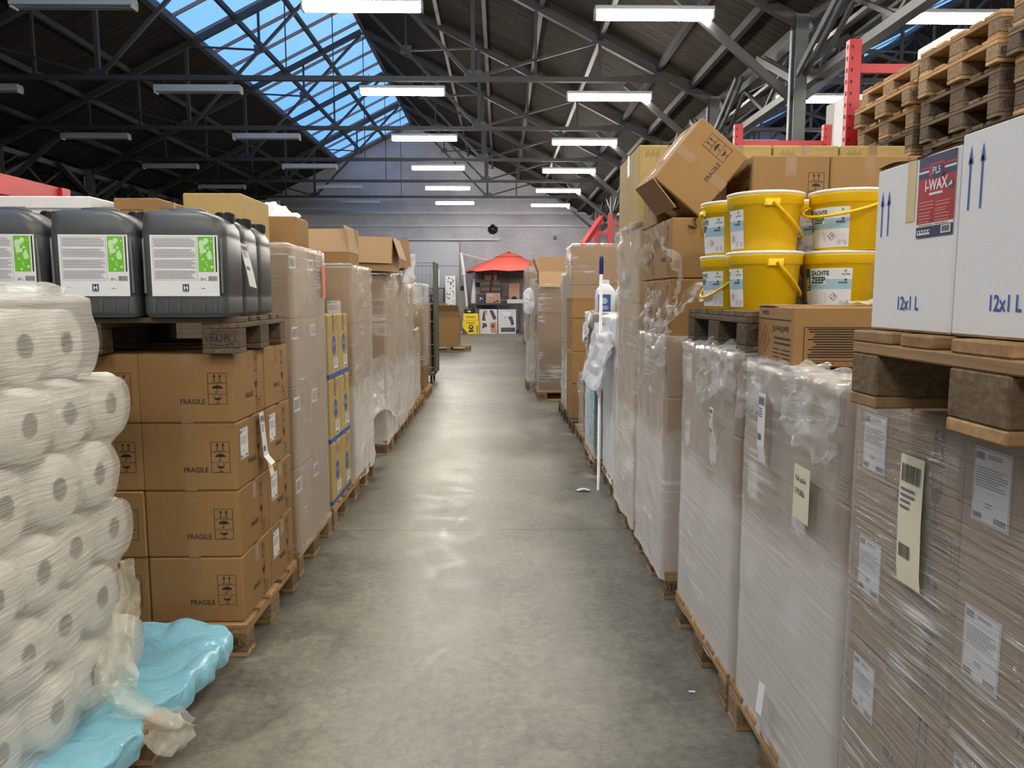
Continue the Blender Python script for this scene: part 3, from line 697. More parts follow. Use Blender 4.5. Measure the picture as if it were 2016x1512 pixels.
rows = [('A', -1.73, 5.17, True, 'lit strip lamp in the row left of the aisle', 10.145, 6), ('B', 1.97, 5.09, True, 'lit strip lamp in the row right of the aisle', 10.145, 6),
        ('C', -5.35, 5.17, False, 'unlit strip lamp in the row under the skylight', 10.145, 6), ('D', -9.25, 5.17, False, 'unlit strip lamp in the dark far left row', 10.145, 6),
        ('E', 5.70, 5.07, True, 'lit strip lamp in the right hand bay', 10.145, 4), ('F', 9.6, 5.07, True, 'added strip lamp lighting the back of the right hand bay', 10.145, 4)]  # last row is an extra one, added to light the back of the bay
L1_, L0_ = lamp_proto(True), lamp_proto(False); used = set()
pos = ['nearest of the row', 'second of the row', 'third of the row', 'fourth of the row', 'fifth of the row', 'last of the row']
for key, x, z, lit, lab, y0, n in rows:
    for i in range(n):
        src = L1_ if lit else L0_
        o = src if lit not in used else copy_tree(src); used.add(lit)
        o.location = (x, y0+4*i, z); tag(o, lab+', '+pos[i], 'lamp', 'ceiling strip lamps')
    if key in 'ABE':
        for yy in (6.1, 2.1, -1.9, -5.9):
            o = copy_tree(L1_); o.location = (x, yy, z); tag(o, 'lit strip lamp above and behind the camera', 'lamp', 'ceiling strip lamps')

# ============================================================ LEFT ROW
G1 = 'fragile cartons under the jerrycans'
pallet(-2.26, 3.07, 0, 'wooden pallet under the unwrapped fragile cartons, left foreground', mark='EUR')
def keepL1(i, j, k): return True if k == 3 else (j == 0 or i == 0)
st, zt = stack('brown fragile carton under the jerrycans', -2.245, -1.075, 3.09, 3.87, .144, 3, 2, [.283]*4, 'fragile', 'kraft', 1, G1, keep=keepL1, sticker=lambda j, k: (k, j) in ((2, 0), (2, 1), (1, 1), (0, 1)))
# delivery slip hanging on the cartons
def slip(name, pts, w, label, mats=('paper',), barc=True):
    b = MB(); n = len(pts); P = [Vector(p) for p in pts]
    wv = Vector(w)
    vs = []; 
    for p in P: vs += [p-wv/2, p+wv/2]
    b.add(vs, [(2*i, 2*i+1, 2*i+3, 2*i+2) for i in range(n-1)], mats[0])
    nn = wv.cross(P[1]-P[0]).normalized(); nn = -nn if nn.x*P[0].x > 0 else nn
    if barc:
        d = P[1]-P[0]; fr = lambda a, c, e=0.0: P[0]-wv/2+wv*a+d*c+nn*(.0015)
        b.barcode(fr, .1, .15, .9, .45); b.lines(fr, .1, .7, .9, 4, .1, .04, 'grey_ink', jag=.5)
        d2 = P[2]-P[1]; fr2 = lambda a, c, e=0.0: P[1]-wv/2+wv*a+d2*c+nn*(.0015)
        b.barcode(fr2, .1, .55, .6, .8)
    o = b.build(name); tag(o, label, 'label'); return o
slip('delivery_slip', [(-1.062, 3.37, .995), (-1.056, 3.375, .90), (-1.05, 3.38, .80), (-1.02, 3.385, .76)], (.0, .062, 0), 'long white delivery slip hanging on the fragile cartons, left')
slip('yellow_slip', [(-1.060, 3.42, .80), (-1.045, 3.42, .75), (-1.035, 3.42, .70)], (.0, .05, .01), 'small cream slip below the white slip on the cartons', ('cream_paper',), False)
pallet(-2.25, 3.0, 1.281, 'weathered pallet carrying the grey jerrycans', old=True, rz=math.radians(3.0), feet=True)

def can_parts():
    r = empty('jerrycan'); W_, D_ = .322, .243
    def ring(w, d, z, rr, dx=0):
        o = []; n = 5
        for qx, qy, a0 in ((1, 1, 0), (-1, 1, 90), (-1, -1, 180), (1, -1, 270)):
            for k in range(n+1):
                a = math.radians(a0+90*k/n); o.append((qx*(w/2-rr)+rr*math.cos(a)+dx, qy*(d/2-rr)+rr*math.sin(a), z))
        return o
    b = MB()
    prof = [(0, .90, .025), (.006, .96, .03), (.02, .985, .035), (.075, .985, .035), (.085, .97, .035), (.09, .995, .035), (.30, 1.0, .04), (.305, .985, .04), (.315, .995, .04), (.345, .985, .05), (.375, .93, .05), (.392, .84, .045), (.403, .70, .04), (.407, .55, .03)]
    b.loft([ring(W_*s, D_*(s if s > .9 else (s+.9)/2), z, rr, -max(0, z-.36)*.75) for z, s, rr in prof], 'can_grey')
    for k in range(6):                                     # ribs pressed into the foot
        x = -.115+k*.046; b.add([(x-.012, -D_/2*.985-.0005, .075), (x+.012, -D_/2*.985-.0005, .075), (x+.004, -D_/2-.004, .012)], [(0, 1, 2)], 'can_grey')
    for x in (-.148, .140): b.box(x, x+.009, -D_/2-.003, -D_/2+.004, .09, .30, 'can_grey', .002)
    b.build('body', r, True)
    b = MB(); b.tube([(-.09, .02, .402), (-.085, .02, .412), (-.04, .02, .415), (.03, .02, .415), (.05, .02, .404)], [.012, .014, .014, .014, .012], 'can_grey', 10); b.build('handle', r, True)
    b = MB(); b.lathe([(.035, .0), (.036, .002), (.036, .036), (.033, .040)], 'black_plastic', 20, (.112, .055, .374))
    for k in range(20):
        t = 2*math.pi*k/20; b.beam((.112+.036*math.cos(t), .055+.036*math.sin(t), .378), (.112+.036*math.cos(t), .055+.036*math.sin(t), .409), .004, .003, 'black_plastic')
    b.build('cap', r)
    b = MB(); k_ = 1.09; f0 = frame((-.118, -D_/2-.0025, .080), (1, 0, 0), (0, 0, 1)); fr = lambda a, c, e=0.0: f0(a*k_, c*k_, e); w, h = .232, .212
    b.rect(fr, 0, 0, w, h, 'paper', 0)
    b.outline(fr, .008, .055, .158, .205, .0008, 'grey_ink', .0005)
    for q in range(4): b.lines(fr, .012, .154, .2-q*.037, 7, .0044, .0016, 'grey_ink', .0006, .12)
    b.rect(fr, .163, .085, .216, .207, 'green_print', .0005); b.rect(fr, .2215, .085, .2265, .207, 'ink', .0005)
    rr = random.Random(3)
    for q in range(30):
        R = rr.choice((.0015, .002, .0025, .003, .004, .005, .009)); a, c = rr.uniform(.165+R, .214-R), rr.uniform(.087+R, .205-R); b.disc(fr, a, c, R, 'pale_green', .0007+q*.00003, 12)
    b.text(fr, '20 L', .168, .055, .012, 'ink', .0006, bold=.02); b.barcode(fr, .195, .053, .226, .070, 'ink', .0006)
    b.rect(fr, .105, .018, .127, .042, 'navy', .0005); b.text(fr, 'H', .116, .0225, .021, 'paper', .0008, 'c', .04); b.rect(fr, .105, .014, .127, .0155, 'navy', .0005); b.lines(fr, .17, .185, .028, 1, .01, .002, 'ink', .0006)
    b.build('front_label', r)
    return r
can = can_parts(); first = True
colw = ['right hand', 'second from the right', 'third from the right', 'leftmost']
roww = ['front row', 'middle row', 'rear row']
ca, sa = math.cos(math.radians(3)), math.sin(math.radians(3))
for i in range(4):
    for j in range(3):
        if i == 3 and j > 0: continue
        o = can if first else copy_tree(can); first = False
        dx, dy = -.165-.337*i, .13+.245*j
        o.location = (-1.045+dx*ca-dy*sa, 2.965+dx*sa+dy*ca, 1.4275); o.rotation_euler = (0, 0, math.radians(3)+random.uniform(-.012, .012))
        tag(o, 'grey 20 litre jerrycan with black cap, %s, %s' % (roww[j], colw[i]), 'jerrycan', 'grey jerrycans on the left pallet')
slip('shipping_slip', [(-1.046, 3.165, 1.72), (-1.036, 3.175, 1.66), (-1.024, 3.18, 1.60), (-1.018, 3.19, 1.545)], (.012, .052, -.008), 'white barcode slip stuck on the side of the right hand jerrycan')

# ---- L0 stack of tissue rolls on a low pallet
pallet(-2.32, 1.62, 0, 'wooden pallet under the blue sheet, left foreground')
RR = .108
def roll_proto():
    r = empty('tissue_roll'); b = MB(); n = 28; prof = [(.036, -.10), (.100, -.10), (RR-.003, -.096), (RR, -.088), (RR, .088), (RR-.003, .096), (.100, .10), (.036, .10)]
    b.lathe(prof, 'tissue', n, (0, 0, 0), 'x', False, False); b.build('paper_winding', r, True)
    b = MB(); b.lathe([(.0358, -.101), (.0358, .101), (.033, .101), (.033, -.101)], 'core_card', n, (0, 0, 0), 'x', False, False); b.lathe([(.0328, .06), (.0325, .061)], 'ink', 12, (0, 0, 0), 'x'); b.build('core', r, True)
    return r
rp = roll_proto(); first = True; ROLLS = []
rt = ['lowest layer', 'second layer', 'third layer', 'fourth layer', 'fifth layer', 'top layer']
rc = ['nearest the cartons', 'second from the cartons', 'third from the cartons', 'fourth from the cartons', 'fifth from the cartons', 'sixth from the cartons', 'nearest the camera']
for k in range(6):
    off = [0, .10, .01, .12, .02, .17][k]
    for j in range(6):
        y = 2.60-off-.217*j
        if y < 1.35: continue
        for deep in range(2 if k == 5 else 1):
            z = .166+.11+.2165*k; x = -1.43-.205*deep+random.uniform(-.02, .012)
            if k == 5: x -= .03
            o = rp if first else copy_tree(rp); first = False
            o.location = (x, y, z); o.rotation_euler = (random.uniform(0, 6), random.uniform(-.05, .05), random.uniform(-.07, .07))
            tag(o, 'white wrapped tissue roll, %s, %s%s' % (rt[k], rc[j], ', second one in' if deep else ''), 'paper roll', 'tissue rolls stacked on the left pallet')
            if not deep: ROLLS.append((x+.10, y, z))
def roll_bump(y, z):
    m = -9
    for x, ry, rz in ROLLS:
        d = math.hypot(y-ry, z-rz)
        if d < RR*1.15:
            m = max(m, x+.022-(0 if d < RR*.8 else (d-RR*.8)*.6))
    return m if m > -9 else -1.36
def yedge(z):
    m = 2.42
    for x, ry, rz in ROLLS:
        if abs(z-rz) < RR: m = max(m, ry+math.sqrt(RR*RR-(z-rz)**2))
    return m+.012
def roll_film():
    NU, NV, NB = 74, 80, 7; y0 = 1.25; zt = 1.50
    vs = []
    for j in range(NV+6):
        v = min(j, NV)/NV; z = .17+(zt-.17)*v; ye = yedge(min(max(z, .2), 1.44)); over = max(0, j-NV)
        for i in range(NU+NB):
            if i < NU:
                y = y0+(ye-y0)*i/(NU-1); x = roll_bump(y, z)
                x = max(x, -1.325); x += .006*nz((y, z, 0), 16, 2)+.006
            else:
                x = -1.345-.13*(i-NU+1); y = ye+.004*nz((x, z, 0), 20)
            zz = z
            if over:
                x -= [0, .03, .12, .28, .5, .8][over]*(1 if i < NU else .3); zz = z+[0, .012, .02, .02, .01, -.01][over]+.012*nz((x, y, 0), 9); y -= .02*over*(i/(NU+NB))
            vs.append((x, y, zz))
    w = NU+NB; b = MB(); b.add(vs, [(j*w+i, j*w+i+1, (j+1)*w+i+1, (j+1)*w+i) for j in range(NV+5) for i in range(w-1)], 'film_roll')
    for _ in range(2):   # soften
        pass
    return tag(b.build('stretch_film', smooth=True), 'cloudy stretch film drawn tight over the tissue rolls', 'plastic film', 'stretch film around the pallet stacks')
rf = roll_film(); md = rf.modifiers.new('smooth', 'SMOOTH'); md.iterations = 2; md.factor = .4
# loose cream film swept over the top of the rolls
def sweep(u, v):
    y = 1.3+1.2*u; x = -1.36-.55*v
    return (x+.04*v*math.sin(u*6), y, 1.515+.018*math.sin(u*7+v*3)+.02*(v > .1))
crumple('loose_film', sweep, 60, 20, 'film_cream', .03, 'cream loose film gathered over the top of the tissue rolls', 'plastic film', None, 4, 7)
# blue sheet on the pallet deck
EDGE = [(1.3, -1.15), (1.75, -1.16), (2.05, -1.15), (2.2, -1.10), (2.35, -1.17), (2.47, -1.09), (2.7, -1.075), (2.88, -1.06), (3.0, -1.14)]
def edge_x(y):
    for (a, xa), (c, xc) in zip(EDGE, EDGE[1:]):
        if a <= y <= c: return xa+(xc-xa)*(y-a)/(c-a)
    return EDGE[-1][1]
def bluef(u, v):
    y = 1.32+1.66*u; e = edge_x(y)
    if v < .72: x = -1.62+(e+1.62)*(v/.72); z = .176+.006*math.sin(y*11+x*20)
    else: t = (v-.72)/.28; x = e+.012*math.sin(t*3.1)+.02*t*nz((y*8, 0, 0)); z = .176-.075*t*(1+.6*nz((y*5, 1, 0)))
    if y > 2.8: z += (y-2.8)*.1
    return (x, y, z)
crumple('plastic_sheet', bluef, 110, 34, 'blue_film', .036, 'crumpled light blue plastic sheet lying on the pallet beside the tissue rolls', 'plastic sheet', None, 5, 7)
ribbon('film_tail', [(-1.27, 2.52, .62), (-1.255, 2.50, .50), (-1.24, 2.42, .42), (-1.235, 2.34, .33), (-1.20, 2.30, .25), (-1.12, 2.28, .19), (-1.06, 2.32, .10), (-1.03, 2.42, .06)], [.05, .06, .09, .12, .10, .09, .12, .05], 'film_cream', .02, label='twisted tail of cream film hanging off the tissue rolls', cat='plastic film', seed=8)
crumple('film_wad', lambda u, v: (-1.08+.055*math.sin(u*3.14)*math.cos(v*6.28), 2.38+.12*(u-.5)*2, .085+.075*math.sin(u*3.14)*math.sin(v*6.28)), 20, 26, 'film_clear', .035, 'crumpled wad of clear film hanging at the pallet corner, left', 'plastic film', None, 9, 16)

# ---- L2 tall wrapped cartons
def keepside(i, j, k, n): return k == n-1 or i == 0 or j == 0
GL = 'goods pallets of the left row'
pallet(-2.28, 3.98, 0, 'pallet under the tall wrapped cartons behind the jerrycans', group=GL)
st, zt = stack('tall brown carton wrapped in film behind the jerrycans', -2.26, -1.09, 4.0, 4.76, .144, 3, 2, [.442, .442, .366, .373], 'barcodes', 'kraft_grey', 1, 'cartons of the tall wrapped stack, left', keep=lambda i, j, k: k == 3 or i == 0 or (j == 0 and i < 2))
film_wrap(-2.26, -1.09, 4.0, 4.76, .12, 1.767, 1, 'clear film around the tall cartons behind the jerrycans', 'film', amp=.012, seed=3)
crumple('red_sticker', lambda u, v: (-1.066, 4.64+.07*u, 1.50+.20*v), 4, 6, 'pink', .004, 'bright red sheet stuck under film on the tall wrapped stack', 'label')
carton(-1.545, 4.45, 1.79, .31, .5, .27, 'yellowish taped carton lying on top of the tall left stack', 'bare', 'kraft_yellow')
carton(-1.955, 4.42, 1.79, .24, .42, .245, 'small brown carton on the tall left stack, left of the yellowish one', 'small_print', 'kraft')
pallet(-3.62, 3.98, 0, 'pallet in the second row behind the jerrycans', group=GL)
stack('plain carton in the second row behind the jerrycans', -3.6, -2.4, 4.0, 4.78, .144, 2, 1, [.54, .54, .54], 'bare', 'kraft', 1, 'cartons of the second row, left')
b = MB(); b.box(-.55, .55, -.35, .35, 0, .22, 'white_card', .008); b.box(-.56, .56, -.36, .36, .17, .235, 'white_card', .006); o = b.build('flat_box', None, False, (-2.68, 4.42, 1.79)); tag(o, 'large flat white box lying behind the jerrycans, left', 'box')
# ---- L3 napkin cartons
pallet(-2.28, 4.86, 0, 'pallet under the yellowish emblem cartons of the left row', group=GL)
stack('yellowish carton with a round blue emblem', -2.0, -1.09, 4.87, 5.49, .144, 3, 2, [.41, .42, .42], 'napkin', 'kraft_yellow', 1, 'cartons with blue emblems', keep=lambda i, j, k: i == 0 or (k == 2) or (j == 0 and i == 1))
carton(-1.49, 5.12, 1.396, .42, .34, .31, 'brown carton below the one with the white bag, left row', 'bare', 'kraft')
carton(-1.47, 5.12, 1.708, .34, .34, .31, 'brown carton with a white plastic bag on top, left row', 'bare', 'kraft')
crumple('plastic_bag', lambda u, v: (-1.66+.32*u, 5.02+.26*v, 2.02+.13*math.sin(u*3.14)*math.sin(v*3.14)*(1-.3*u)), 22, 18, 'bag', .05, 'crumpled white plastic bag on top of a brown carton, left', 'bag', None, 4, 15)
# ---- L4 large wrapped stack with opened carton
pallet(-2.28, 5.66, 0, 'pallet under the bulging wrapped stack, left row', group=GL)
st, zt = stack('large brown carton in the bulging wrapped stack', -2.26, -1.10, 5.68, 6.5, .144, 2, 2, [.39, .39, .378, .428], 'bare', 'kraft', 1, 'cartons of the bulging wrapped stack', keep=lambda i, j, k: k == 3 or i == 0 or j == 0)
put_label(st[(0, 0, 3)], LBL, (.12, -.215, .05), '-y')
film_wrap(-2.26, -1.10, 5.68, 6.5, .10, 1.73, 1, 'thick wrinkled film around the bulging stack, left row', 'film_milky', amp=.03, seed=5, off=.014)
def open_carton(x, y, z, w, d, h, label, flaps, mat='kraft', rz=0, tilt=0, name='open_box'):
    """flaps: {'n','f','l','r': angle in degrees from standing upright, outwards}"""
    r = empty(name, (x, y, z), (0, tilt, rz)); tag(r, label, 'box')
    t = .006; b = MB()
    b.box(-w/2, w/2, -d/2, d/2, 0, t, mat); b.box(-w/2, -w/2+t, -d/2, d/2, t, h, mat); b.box(w/2-t, w/2, -d/2, d/2, t, h, mat)
    b.box(-w/2+t, w/2-t, -d/2, -d/2+t, t, h, mat); b.box(-w/2+t, w/2-t, d/2-t, d/2, t, h, mat); b.build('shell', r)
    for k, a in flaps.items():
        a = math.radians(a); L_ = (d if k in 'nf' else w)*.48
        b = MB(); dx, dy = {'n': (0, -1), 'f': (0, 1), 'l': (-1, 0), 'r': (1, 0)}[k]
        base = Vector((dx*w/2, dy*d/2, h)); tip = base+Vector((dx*math.sin(a), dy*math.sin(a), math.cos(a)))*L_
        wd = (w if k in 'nf' else d)
        b.beam(base, tip, wd-.004, .005, 'kraft_inside', up=(0, 0, 1) if abs(a) > .2 else (dx, dy, 0)); b.build('flap', r)
    return r
open_carton(-1.33, 5.95, 1.752, .42, .4, .09, 'opened brown carton with flaps up on the bulging stack', {'n': -25, 'r': -10, 'f': 5, 'l': 30})
# ---- L5
pallet(-2.28, 7.2, 0, 'pallet under the wrapped stack with the tipped open carton', group=GL)
stack('brown carton of the wrapped stack below the big open carton', -2.26, -1.09, 7.22, 8.02, .144, 2, 1, [.52, .46, .12, .48], 'bare', 'kraft', 1, 'cartons below the big open carton')
film_wrap(-2.26, -1.09, 7.22, 8.02, .12, 1.724, 1, 'torn film around the stack below the big open carton', 'film_milky', amp=.022, seed=8, off=.012)
open_carton(-1.2, 7.35, 1.75, .42, .5, .31, 'big open brown carton standing high on the left row', {'n': 172, 'r': 160}, 'kraft_light', tilt=.03)
crumple('loose_film', lambda u, v: (-1.075+.03*u-.05*math.sin(v*3), 5.75+2.0*u, .75-.5*v+.25*math.sin(u*3.2)), 40, 24, 'film_milky', .05, 'torn flap of film hanging low on the left row', 'plastic film', None, 3, 8)
pallet(-2.28, 8.1, 0, 'pallet under the stack with a carton lying on its side', group=GL)
stack('brown wrapped carton of the stack with the side-lying carton', -2.26, -1.1, 8.12, 8.9, .144, 2, 1, [.40, .40, .40, .41], 'bare', 'kraft_grey', 1, 'cartons in the wrapped mid stacks, left')
film_wrap(-2.26, -1.1, 8.12, 8.9, .12, 1.75, 1, 'white hazy film around the stack with the side-lying carton', 'film_milky', amp=.03, seed=11, off=.014)
r = open_carton(-.93, 8.45, 1.93, .30, .34, .34, 'small brown carton lying on its side, mouth towards the aisle', {'n': 20}, 'kraft'); r.rotation_euler = (0, math.radians(85), math.radians(-14)); r.location = (-1.36, 8.4, 1.93)
crumple('plastic_bag', lambda u, v: (-1.0+.06*math.sin(v*6.28)+.04*u, 8.3+.16*math.cos(v*6.28), 1.66+.30*u), 12, 18, 'bag', .05, 'white plastic bag spilling from the side-lying carton', 'bag', None, 6, 12)
pallet(-2.28, 9.0, 0, 'pallet fourth behind the emblem cartons, left row', group=GL)
stack('brown wrapped carton of the stack beyond the side-lying carton', -2.26, -1.12, 9.02, 9.8, .144, 2, 1, [.50, .50, .50], 'bare', 'kraft', 1, 'cartons in the wrapped mid stacks, left')
film_wrap(-2.26, -1.12, 9.02, 9.8, .12, 1.644, 1, 'hazy film around the stack beyond the side-lying carton', 'film_milky', amp=.03, seed=13, off=.014)
pallet(-2.28, 9.95, 0, 'pallet near the roll cage, with a low wrapped load', group=GL)
stack('narrow brown carton on the low wrapped load', -2.2, -1.13, 9.98, 10.7, .144, 2, 2, [.42, .40, .12], 'small_print', 'kraft', 1, 'cartons on the low wrapped load')
film_wrap(-2.2, -1.13, 9.98, 10.7, .12, 1.084, 1, 'film around the low wrapped load near the roll cage', 'film_milky', amp=.02, seed=15)
stack('small brown carton piled on the low wrapped load', -1.9, -1.16, 10.0, 10.65, 1.1, 3, 1, [.15, .17], 'small_print', 'kraft', 1, 'small cartons piled near the roll cage')
carton(-1.5, 10.35, 1.425, .62, .5, .26, 'film covered brown carton topping the pile near the roll cage', 'bare', 'kraft_grey')
crumple('film_wad', lambda u, v: (-1.14+.07*math.sin(u*3.14)*math.cos(v*6.28), 10.3+.2*(u-.5)*2, 1.45+.22*math.sin(u*3.14)*math.sin(v*6.28)), 18, 24, 'film_clear', .06, 'shiny ball of crumpled film beside the roll cage', 'plastic film', None, 12, 12)
pallet(-2.28, 11.3, 0, 'pallet last before the roll cage', group=GL, parts=False)
stack('brown carton of the stack right before the roll cage', -2.1, -1.13, 11.3, 12.1, .144, 2, 2, [.42, .44, .42], 'small_print', 'kraft', 1, 'cartons right before the roll cage')
film_wrap(-2.1, -1.13, 11.3, 12.1, .5, 1.7, 1, 'film around the cartons right before the roll cage', 'film', amp=.02, seed=18)
# ---- roll cage
def roll_cage(x, y, label):
    r = empty('roll_cage', (x, y, 0)); tag(r, label, 'roll cage'); w, d, h = .8, .75, 2.12
    b = MB(); b.box(-w/2, w/2, -d/2, d/2, .16, .2, 'olive_metal'); b.build('base', r)
    for sx in (-1, 1):
        b = MB()
        for yy in (-d/2, -d/6, d/6, d/2): b.tube([(sx*w/2, yy, .18), (sx*w/2, yy, h)], .016 if abs(yy) > .3 else .006, 'olive_metal', 6)
        for k in range(24): b.tube([(sx*w/2, -d/2, .26+k*.081), (sx*w/2, d/2, .26+k*.081)], .005, 'olive_metal', 5)
        b.box(sx*w/2-.006, sx*w/2+.006, -d/2, d/2, .24, h-.05, 'olive_metal') if sx > 0 else None
        b.build('side_panel', r)
    b = MB(); b.tube([(-w/2, -d/2, h), (w/2, -d/2, h)], .012, 'lamp_body', 6)
    for k in range(13): b.tube([(-w/2+k*w/12, -d/2, .24), (-w/2+k*w/12, -d/2, h)], .004, 'galv', 5)
    for k in range(10): b.tube([(-w/2, -d/2, .3+k*.2), (w/2, -d/2, .3+k*.2)], .004, 'galv', 5)
    b.build('front_grille', r)
    for sx in (-1, 1):
        for sy in (-1, 1):
            f = MB(); f.box(-.02, .02, -.03, .03, .06, .158, 'dark_metal'); fo = f.build('wheel_fork', r, False, (sx*(w/2-.07), sy*(d/2-.09), 0))
            f = MB(); f.lathe([(.02, -.016), (.06, -.014), (.06, .014), (.02, .016)], 'roller_rubber', 16, (0, 0, .0605), 'x'); f.build('wheel', fo)
roll_cage(-1.53, 13.6, 'tall green grey roll cage trolley on wheels at the end of the left row')
stack('brown carton standing inside the roll cage', -1.88, -1.2, 13.3, 13.9, .201, 1, 1, [.4, .4, .4], 'bare', 'kraft', 1, 'cartons in the roll cage')
# ---- kraft pallet box far behind
pallet(-2.05, 21.7, 0, 'pallet under the tall pale open carton beyond the roll cage', parts=False, group=GL)
open_carton(-1.55, 22.1, .146, .78, .74, .98, 'tall pale carton with bulging sides beyond the roll cage', {'n': 60}, 'kraft')
carton(-1.68, 21.95, 1.13, .34, .3, .22, 'small brown carton on the tall pale carton beyond the cage', 'bare', 'kraft')
b = MB(); b.box(-.14, .14, -.1, .1, 0, .08, 'red_paint', .02); b.box(-.06, .08, -.07, .07, .08, .14, 'red_paint', .02); tag(b.build('red_case', None, False, (-1.33, 22.0, 1.13)), 'small red case on the tall pale carton beyond the cage', 'case')
# left rack beam
r = empty('pallet_rack', (-3.0, 0, 0)); tag(r, 'dark red pallet rack far left behind the jerrycans', 'rack')
for yy in (1.5, 5.35):
    b = MB(); b.box(-.05, .05, yy-.05, yy+.05, 0, 2.24, 'red_paint'); b.box(-1.15, -1.05, yy-.05, yy+.05, 0, 2.24, 'red_paint'); b.box(-1.05, -.05, yy-.02, yy+.02, 1.2, 1.25, 'red_paint'); b.build('upright_frame', r)
for xx in (0, -1.1):
    b = MB(); b.box(xx-.03, xx+.03, 1.55, 5.3, 2.12, 2.24, 'red_paint'); b.build('beam', r)

# ============================================================ RIGHT ROW
GR = 'goods pallets of the right row'
pallet(.82, .92, 0, 'pallet under the nearest wrapped fragile cartons, right foreground', group=GR)
st, zt = stack('brown fragile carton, right foreground stack', .83, 2.03, .93, 1.73, .144, 3, 2, [.284]*4, 'fragile', 'kraft_grey', -1, 'wrapped fragile cartons in the right foreground', keep=lambda i, j, k: i == 0 or k == 3 or (j == 1 and i == 1 and k > 1), sticker=lambda j, k: True)
film_wrap(.83, 2.03, .93, 1.73, .12, 1.28, -1, 'tight glossy film around the fragile cartons, right foreground', 'film', amp=.007, seed=21, res=.025)
slip('delivery_slip', [(.812, 1.46, 1.19), (.811, 1.46, 1.07), (.811, 1.455, .96), (.812, 1.45, .93)], (0, -.085, .0), 'tall cream barcode slip under film, right foreground', ('cream_paper',))
pallet(.70, .70, 1.294, 'new wooden pallet carrying the white blue-printed boxes', mark='EUR', group='wooden pallets')
def white_box(x, y, z, w, d, h, label, red):
    b = MB(); b.box(0, w, 0, d, 0, h, 'white_card', .004)
    b.rect(frame((0, 0, h), (1, 0, 0), (0, 1, 0)), 0, 0, w, d, 'kraft_inside')
    fr = frame((0, d, 0), (0, -1, 0), (0, 0, 1))
    for a in ((.018, .042) if red else (.02, .05)):
        top, bot = (h*.93, h*.62) if not red else (h*.86, h*.58)
        b.rect(fr, a+.004, bot, a+.0085, top-.02, 'blue_ink'); b.poly(fr, [(a, top-.028), (a+.0125, top-.028), (a+.0062, top)], 'blue_ink')
    b.text(fr, '12x1 L', d*.38 if red else d*.36, h*.13, .034, 'blue_ink', bold=.015, sx=.8)
    o = b.build('cardboard_box', None, False, (x, y, z)); tag(o, label, 'box', 'white boxes on the new pallet'); 
    fa = frame((-.0015, d, 0), (0, -1, 0), (0, 0, 1))
    m = MB(); m.rect(frame((-.0008, d, 0), (0, -1, 0), (0, 0, 1)), d*.42 if red else d*.62, h*.64, d*.53 if red else d*.82, h, 'masking_tape', 0); m.build('masking_tape', o)
    if red:
        l = MB(); a0, a1, c0, c1 = d*.57, d*.985, h*.54, h*.985; wL, hL = a1-a0, c1-c0
        l.rect(fa, a0, c0, a1, c1, 'paper', 0); l.rect(fa, a0, c0+hL*.17, a1, c1, 'red_print', .0003); l.rect(fa, a0, c0-.0, a1, c0+hL*.13, 'navy', .0003)
        l.rect(fa, a0, c1-hL*.27, a1, c1, 'navy', .0005)
        for q, cc in enumerate(('red_print', 'paper')): 
            l.rect(fa, a0, c1-hL*(.15+.05*q), a1, c1-hL*(.125+.05*q), cc, .0006)
        m_ = (a0+a1)/2
        l.poly(fa, [(m_-.022, c1-hL*.10), (m_+.022, c1-hL*.10), (m_+.024, c1-hL*.24), (m_+.012, c1-hL*.30), (m_-.012, c1-hL*.30), (m_-.024, c1-hL*.24)], 'red_print', .0008)
        l.poly(fa, [(m_-.014, c1-hL*.13), (m_+.018, c1-hL*.13), (m_+.02, c1-hL*.28), (m_-.014, c1-hL*.30)], 'navy', .001)
        l.text(fa, 'PLS', m_, c1-hL*.235, .017, 'paper', .0013, 'c', .01); l.text(fa, 'I-WAX', m_, c1-hL*.43, .026, 'paper', .0006, 'c', .03, .85); l.lines(fa, m_-.02, m_+.02, c1-hL*.46, 1, .01, .004, 'paper', .0006, 0)
        l.disc(fa, a1-.014, c1-hL*.40, .0085, 'dark_green', .0006); l.poly(fa, [(a1-.021, c1-hL*.43), (a1-.008, c1-hL*.41), (a1-.010, c1-hL*.36)], 'paper', .0009)
        for q in range(2): l.lines(fa, a0+.006+q*.05, a0+.05+q*.048, c1-hL*(.56+.02*q), 3, .0055, .0016, 'tan_pack', .0006, .2); l.lines(fa, a0+.006+q*.05, a0+.05+q*.048, c1-hL*.69, 5, .0052, .0016, 'tan_pack', .0006, .3)
        l.rect(fa, a1-.034, c0+.003, a1-.006, c0+hL*.12, 'paper', .0006); l.barcode(fa, a1-.031, c0+.005, a1-.009, c0+hL*.11, e=.0008); l.rect(fa, a0+.004, c0+.004, a0+.044, c0+hL*.09, 'paper', .0006)
        for q in range(5): l.disc(fa, a0+.009+q*.008, c0+.009, .0028, 'navy', .0008, 6)
        l.build('product_label', o)
    return o
white_box(.735, 1.238, 1.440, .37, .265, .305, 'white box with red product label on the new pallet, farther one', True)
white_box(.735, .965, 1.440, .37, .268, .318, 'plain white box with tall blue arrows on the new pallet, nearer one', False)
# torn flap and tape along the top of the white boxes
b = MB(); b.grid(lambda u, v: (.733+.06*v, 1.50-.26*u, 1.747+.004*math.sin(u*9)*(1-v)+.004*v), 14, 3, 'kraft_inside'); tag(b.build('torn_flap'), 'torn brown flap edge lying on the farther white box', 'cardboard flap')

